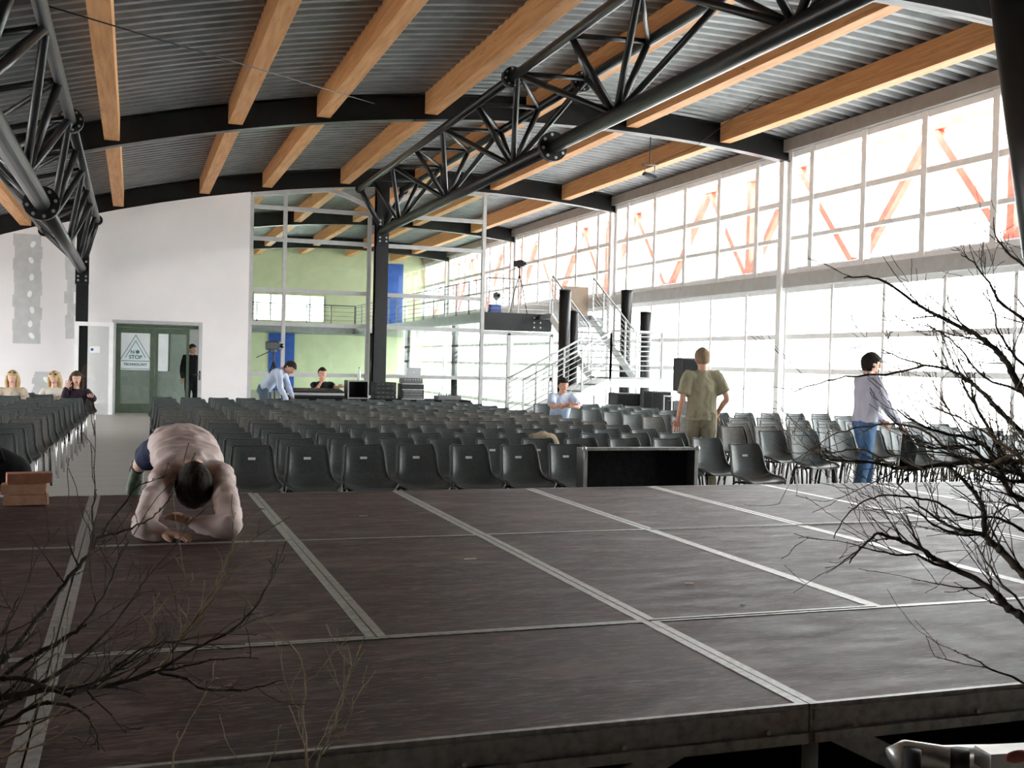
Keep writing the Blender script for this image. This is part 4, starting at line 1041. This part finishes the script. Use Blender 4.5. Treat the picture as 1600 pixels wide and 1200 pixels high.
tw_ = MB().bev((0,0,.14),(.34,.24,.28),.03).build('storage_box','towel_blue'); tw_.location = (10.3,28.0,3.0); tag(tw_,'blue box on the gallery floor near the corner','box')

# ------------------------------------------------------------------ loudspeakers by the stair
def speaker(label, x, y, z0, w_, d, h, stand_=False):
    t = empty('loudspeaker', label, 'speaker', 'loudspeakers near the stair', loc=(x,y,0))
    MB().bev((0,0,z0+h/2),(w_,d,h),.02).build('cabinet','black_gear',t); MB().box((0,-d/2-.004,z0+h/2),(w_-.05,.008,h-.06)).build('grille','black_cloth',t)
    if stand_:
        MB().rod((0,0,.05),(0,0,z0),.025,10).build('stand_pole','steel_black',t)
        for k in range(3): a = 2*PI*k/3; MB().rod((0,0,.35),(math.cos(a)*.45,math.sin(a)*.45,.01),.014,8).build('stand_leg','steel_black',t)
p0 = onY(1071,590,18.9); speaker('tall black loudspeaker on a stand left of the olive T-shirt man', p0.x, 18.9, 1.02, .42, .4, .74, True)
p0 = onY(1027,625,20.2); speaker('black loudspeaker box standing under the stair landing', p0.x, 20.2, 0, .50, .45, .98)
p0 = onY(975,628,20.6); speaker('black bass box standing left under the landing', p0.x, 20.6, 0, .6, .5, .92)
tb = empty('white_trolley','white framed trolley beside the loudspeaker stand','trolley',loc=(onY(1058,625,18.3).x,18.3,0))
for sx in (-.22,.22): MB().tube([(sx,-.18,.03),(sx,-.18,.94),(sx,.18,.94),(sx,.18,.03)],.016,8).build('side_frame','paint_white',tb)
for z in (.25,.92): MB().bev((0,0,z),(.44,.36,.02),.005).build('shelf','paint_white',tb)
MB().bev((0,0,.55),(.36,.3,.56),.02).build('black_unit','black_gear',tb)

# ------------------------------------------------------------------ hanging projector lamp below the right beam
pr = onX(1015, 273, 10.9)
hl_ = empty('hanging_spotlight','small spotlight hanging on a yoke below the ceiling near the windows','spotlight',loc=pr)
MB().bev((0,0,-.02),(.30,.16,.07),.02,Matrix.Rotation(.25,3,'Y')).build('lamp_body','black_gear',hl_)
MB().rod((-.12,0,.02),(-.12,0,.22),.012,6).build('yoke_arm','steel_grey',hl_); MB().rod((.12,0,.02),(.12,0,.22),.012,6).build('yoke_arm','steel_grey',hl_); MB().rod((-.2,0,.22),(.2,0,.22),.016,8).build('yoke_bar','steel_grey',hl_)
zr = zb(pr.x)+DK; MB().rod((0,0,.22),(0,0,zr-pr.z+.05),.012,6).build('drop_rod','steel_black',hl_)
ca = MB(); q = onX(1290,70,12.05); ca.tube([pr+V(.14,0,.245), pr.lerp(q,.3)+V(0,0,-.12), pr.lerp(q,.65)+V(0,0,-.08), q], .006, 6)
tag(ca.build('power_cable','rubber'),'thin cable running from the hanging spotlight to the beam','cable')

# ------------------------------------------------------------------ bare shrubs in the foreground
RS = random.Random(11)
def twig(b, p, d, L_, r, depth):
    """a crooked tapering shoot with buds and side shoots, appended to mesh b"""
    pts = [p.copy()]; rad = [r]; n_ = 5; q = p.copy(); dd = d.normalized()
    for i in range(n_):
        dd = (dd + V(RS.uniform(-.22,.22),RS.uniform(-.22,.22),RS.uniform(-.16,.24))).normalized(); q = q + dd*(L_/n_); pts.append(q.copy()); rad.append(max(r*(1-.78*(i+1)/n_), .0007))
        if depth > 0 and RS.random() < .55:
            sd = (dd + V(RS.uniform(-1,1),RS.uniform(-1,1),RS.uniform(-.6,1))*.8).normalized(); twig(b, q, sd, L_*RS.uniform(.3,.6), rad[-1]*.75, depth-1)
        if RS.random() < .5: b.ell(q+dd*.002, (rad[-1]*1.7,rad[-1]*1.7,rad[-1]*2.2), 5, 4)
    b.tube(pts, rad, 5)
def shrub(name_label, base, branches, twmat, seedlen, thin, dens=1.):
    t = empty('bare_shrub', name_label, 'shrub', 'bare shrubs in front of the stage', loc=(0,0,0))
    for (mat, r0, r1, path, nt) in branches:
        pts = [atD(px,py,D) for px,py,D in path]; b = MB()
        p, rr = crv([(q, thin*(r0+(r1-r0)*i/(len(pts)-1))) for i, q in enumerate(pts)], 4)
        p = [q + V(RS.uniform(-1,1),RS.uniform(-1,1),RS.uniform(-1,1))*.0022 for q in p]
        b.tube(p, [x[0] for x in rr], 7)
        for k in range(1, len(p)-1):
            if RS.random() < .35: b.ell(p[k], (rr[k][0]*1.35,)*3, 6, 5)
        for k in range(int(nt*dens)):
            i = RS.randrange(1, len(p)-1); d = (p[i+1]-p[i]).normalized()
            sd = (d*.8 + V(RS.uniform(-1,1),RS.uniform(-.6,.6),RS.uniform(-.5,1))*.8).normalized()
            twig(b, p[i], sd, seedlen*RS.uniform(.4,1.2), min(max(rr[i][0]*.5,.0011),.0022), 1)
        b.build('branch', mat, t)
    return t
def stems(base, path): return path
BL = (-60,1330,1.75)
Ls = [
 ('bark_dark', .011,.0022, [(-60,1120,1.75),(0,1042,1.75),(45,985,1.8),(92,922,1.85),(122,885,1.88),(152,845,1.92),(188,795,1.95),(222,752,1.98)], 6),
 ('bark_dark', .004,.0018, [(138,868,1.9),(146,835,1.9),(145,792,1.91),(152,764,1.92)], 1),
 ('bark_dark', .009,.0018, [(-60,1110,1.7),(20,1045,1.72),(100,998,1.78),(132,973,1.8),(170,918,1.85),(186,872,1.88),(200,846,1.9)], 6),
 ('bark_dark', .004,.0016, [(150,842,1.9),(195,828,1.92),(232,812,1.94),(252,795,1.95)], 1),
 ('bark_dark', .008,.0016, [(-60,1140,1.68),(30,1088,1.7),(110,1038,1.75),(180,973,1.8),(222,915,1.84),(238,880,1.86)], 6),
 ('bark_dark', .012,.0050, [(-80,1130,1.62),(0,1092,1.65),(90,1076,1.7),(170,1070,1.74),(246,1050,1.78)], 7),
 ('bark_pale', .006,.0016, [(246,1050,1.78),(268,1022,1.79),(292,985,1.8),(335,920,1.83),(352,880,1.85),(372,838,1.87),(392,806,1.88),(412,794,1.89)], 4),
 ('bark_dark', .005,.0015, [(246,1050,1.78),(302,1014,1.8),(352,990,1.82),(398,950,1.84),(424,900,1.86),(433,856,1.87)], 3),
 ('bark_dark', .005,.0015, [(246,1050,1.78),(292,1062,1.79),(332,1080,1.8),(400,1074,1.82),(442,1062,1.83)], 3),
 ('bark_dark', .004,.0013, [(258,1047,1.78),(330,1032,1.8),(405,1028,1.82)], 2),
 ('bark_pale', .004,.0013, [(150,1078,1.72),(235,1010,1.76),(234,975,1.77),(262,935,1.79),(298,912,1.8),(300,895,1.81)], 2),
 ('bark_pale', .004,.0014, [(-40,1190,1.6),(20,1152,1.62),(62,1128,1.63),(112,1110,1.65),(138,1107,1.66)], 2),
 ('bark_pale', .004,.0014, [(-40,1200,1.6),(10,1180,1.62),(60,1165,1.63),(118,1150,1.64)], 2),
 ('bark_dark', .008,.0018, [(-60,1070,1.6),(30,1060,1.63),(110,1085,1.66),(160,1060,1.7),(210,1020,1.73),(262,1003,1.76)], 6),
 ('bark_pale', .0045,.0013, [(486,1290,1.9),(480,1195,1.92),(474,1112,1.94),(478,1066,1.95),(466,1022,1.96),(448,998,1.97)], 3),
 ('bark_pale', .003,.0012, [(478,1066,1.95),(500,1050,1.96),(514,1028,1.97),(523,1012,1.98)], 1),
 ('bark_pale', .0045,.0013, [(480,1290,1.9),(496,1195,1.92),(524,1130,1.94),(540,1072,1.96),(548,1040,1.97),(543,1006,1.98)], 3),
 ('bark_pale', .003,.0012, [(505,1178,1.92),(532,1148,1.93),(546,1118,1.94),(553,1088,1.95)], 1),
 ('bark_pale', .0035,.0012, [(405,1300,1.85),(418,1200,1.87),(432,1170,1.88),(438,1132,1.89)], 1),
 ('bark_pale', .0035,.0012, [(255,1300,1.8),(268,1200,1.82),(277,1165,1.83),(278,1142,1.84)], 1),
 ('bark_pale', .0035,.0012, [(470,1110,1.93),(448,1090,1.92),(428,1068,1.91),(412,1048,1.9)], 1),
 ('bark_dark', .007,.0015, [(-60,1090,1.7),(-10,1010,1.7),(20,960,1.72),(28,930,1.73)], 4),
 ('bark_dark', .008,.0018, [(-60,1170,1.6),(10,1130,1.62),(60,1100,1.64),(120,1105,1.66),(150,1140,1.67),(152,1170,1.68)], 5),
]
lsh = shrub('bare twiggy shrub with thin branches at the lower left', None, Ls, 'bark_pale', .13, .58, 1.3)
Rsb = [
 ('bark_dark', .013,.0045, [(1690,1010,2.35),(1600,897,2.4),(1562,858,2.43),(1540,835,2.45),(1538,802,2.48),(1528,778,2.5),(1500,745,2.53),(1475,722,2.55)], 4),
 ('bark_dark', .006,.002, [(1540,835,2.45),(1510,829,2.46),(1480,820,2.48),(1455,804,2.5),(1421,775,2.53),(1400,750,2.55)], 3),
 ('bark_dark', .005,.0018, [(1540,835,2.45),(1496,835,2.45),(1460,820,2.46),(1435,800,2.47),(1414,792,2.48)], 3),
 ('bark_dark', .005,.0016, [(1600,830,2.5),(1560,810,2.5),(1505,807,2.5),(1465,786,2.5),(1430,778,2.5),(1380,775,2.5),(1352,784,2.5),(1322,806,2.5),(1302,840,2.5)], 2),
 ('bark_dark', .012,.0025, [(1700,1040,2.2),(1620,985,2.22),(1566,940,2.25),(1545,918,2.27),(1500,893,2.3),(1460,872,2.33),(1432,855,2.35),(1392,840,2.37),(1373,834,2.38),(1350,850,2.39),(1328,880,2.4)], 6),
 ('bark_dark', .005,.0016, [(1500,893,2.3),(1460,882,2.31),(1435,868,2.32),(1400,866,2.33),(1370,861,2.34),(1342,856,2.35)], 3),
 ('bark_dark', .004,.0015, [(1452,872,2.33),(1436,850,2.33),(1425,825,2.34),(1415,800,2.35)], 2),
 ('bark_dark', .004,.0015, [(1700,1080,2.1),(1600,950,2.15),(1560,905,2.2),(1540,875,2.25),(1520,845,2.28),(1510,835,2.3)], 4),
 ('bark_dark', .014,.0020, [(1720,760,2.6),(1640,668,2.65),(1600,614,2.68),(1573,568,2.7),(1554,545,2.72),(1523,522,2.74),(1493,507,2.76),(1439,480,2.78),(1393,446,2.8),(1355,432,2.82),(1318,434,2.84)], 8),
 ('bark_dark', .010,.0018, [(1700,760,2.5),(1620,695,2.52),(1588,668,2.54),(1539,618,2.57),(1508,591,2.6),(1473,576,2.62),(1431,568,2.64),(1385,551,2.66)], 7),
 ('bark_dark', .004,.0014, [(1445,571,2.64),(1385,585,2.64),(1332,587,2.64),(1293,595,2.64),(1251,607,2.64),(1230,620,2.64)], 1),
 ('bark_dark', .010,.0022, [(1720,720,2.4),(1600,722,2.42),(1520,722,2.44),(1454,729,2.46),(1408,733,2.48),(1370,723,2.5),(1305,719,2.52),(1288,716,2.53)], 6),
 ('bark_pale', .004,.0015, [(1420,731,2.47),(1390,725,2.48),(1360,705,2.49),(1330,702,2.5),(1302,708,2.51),(1272,700,2.52),(1264,705,2.52)], 2),
 ('bark_pale', .004,.0014, [(1480,700,2.45),(1440,672,2.46),(1400,662,2.47),(1345,668,2.48),(1300,680,2.49),(1268,705,2.5)], 2),
 ('bark_dark', .011,.0020, [(1720,900,2.3),(1640,800,2.35),(1580,770,2.38),(1556,720,2.4),(1530,690,2.43),(1490,680,2.45),(1440,665,2.47),(1400,640,2.49)], 9),
 ('bark_dark', .010,.0018, [(1720,860,2.4),(1640,790,2.42),(1590,735,2.44),(1555,690,2.46),(1528,640,2.48),(1510,610,2.5),(1492,565,2.52)], 9),
 ('bark_dark', .008,.0015, [(1720,600,2.7),(1640,530,2.72),(1598,500,2.74),(1560,470,2.76),(1545,440,2.77),(1520,410,2.78),(1500,398,2.79)], 6),
 ('bark_dark', .007,.0014, [(1700,520,2.8),(1630,440,2.82),(1580,400,2.84),(1556,370,2.85),(1552,340,2.86)], 4),
 ('bark_dark', .009,.0018, [(1720,780,2.35),(1640,745,2.37),(1570,735,2.38),(1510,700,2.4),(1460,700,2.42),(1420,690,2.43)], 9),
 ('bark_pale', .006,.0015, [(1720,850,2.3),(1620,740,2.33),(1560,690,2.36),(1510,660,2.38),(1470,640,2.4)], 8),
 ('bark_dark', .005,.0014, [(1720,1150,2.0),(1640,1090,2.02),(1580,1058,2.05),(1540,1040,2.07),(1508,1022,2.09)], 2),
 ('bark_dark', .008,.0016, [(1720,940,2.3),(1640,850,2.33),(1600,800,2.35),(1575,790,2.37),(1552,806,2.38)], 5),
]
Rsb += [('bark_dark', .007,.0014, [(1720,640,2.6),(1640,600,2.62),(1590,560,2.64),(1560,520,2.66),(1552,480,2.67),(1530,455,2.68)], 5),
 ('bark_dark', .006,.0013, [(1720,690,2.5),(1640,640,2.52),(1590,610,2.54),(1540,590,2.56),(1500,545,2.58),(1470,520,2.6),(1440,505,2.61)], 5),
 ('bark_pale', .005,.0013, [(1720,740,2.3),(1620,705,2.32),(1560,720,2.34),(1500,745,2.36),(1450,750,2.38)], 6),
 ('bark_dark', .006,.0013, [(1720,800,2.3),(1640,760,2.32),(1560,745,2.34),(1490,712,2.36),(1440,705,2.38),(1400,712,2.4)], 7)]
rsh = shrub('bare many-branched shrub leaning in from the right edge', None, Rsb, 'bark_dark', .17, .74, 2.0)
# stems and pots (below the picture edge)
for t, (x, y), brs, th in ((lsh, (-.22,-.86), Ls, .58), (rsh, (2.35,-.72), Rsb, .74)):
    for (mat, r0, r1, path, nt) in brs:
        if not (path[0][0] <= -40 or path[0][0] >= 1690 or path[0][1] >= 1280): continue
        e0, e1 = atD(*path[0]), atD(*path[1]); g0 = V(x+RS.uniform(-.05,.05), y+RS.uniform(-.05,.05), .30)
        L_ = (e0-g0).length; dirn = (e0-e1).normalized()
        p, rr = crv([(g0, r0*th*1.5),(g0.lerp(e0,.4)+V(0,0,.12*L_), r0*th*1.3),(e0+dirn*L_*.22, r0*th*1.12),(e0, r0*th)], 5)
        b = MB(); b.tube(p, [q[0] for q in rr], 8); b.build('stem', mat, t)
    b = MB(); b.tube([(x,y,.0),(x,y,.02),(x,y,.28),(x,y,.32),(x,y,.31)], [.15,.16,.20,.215,.17], 24); b.build('pot','brick_red',t)
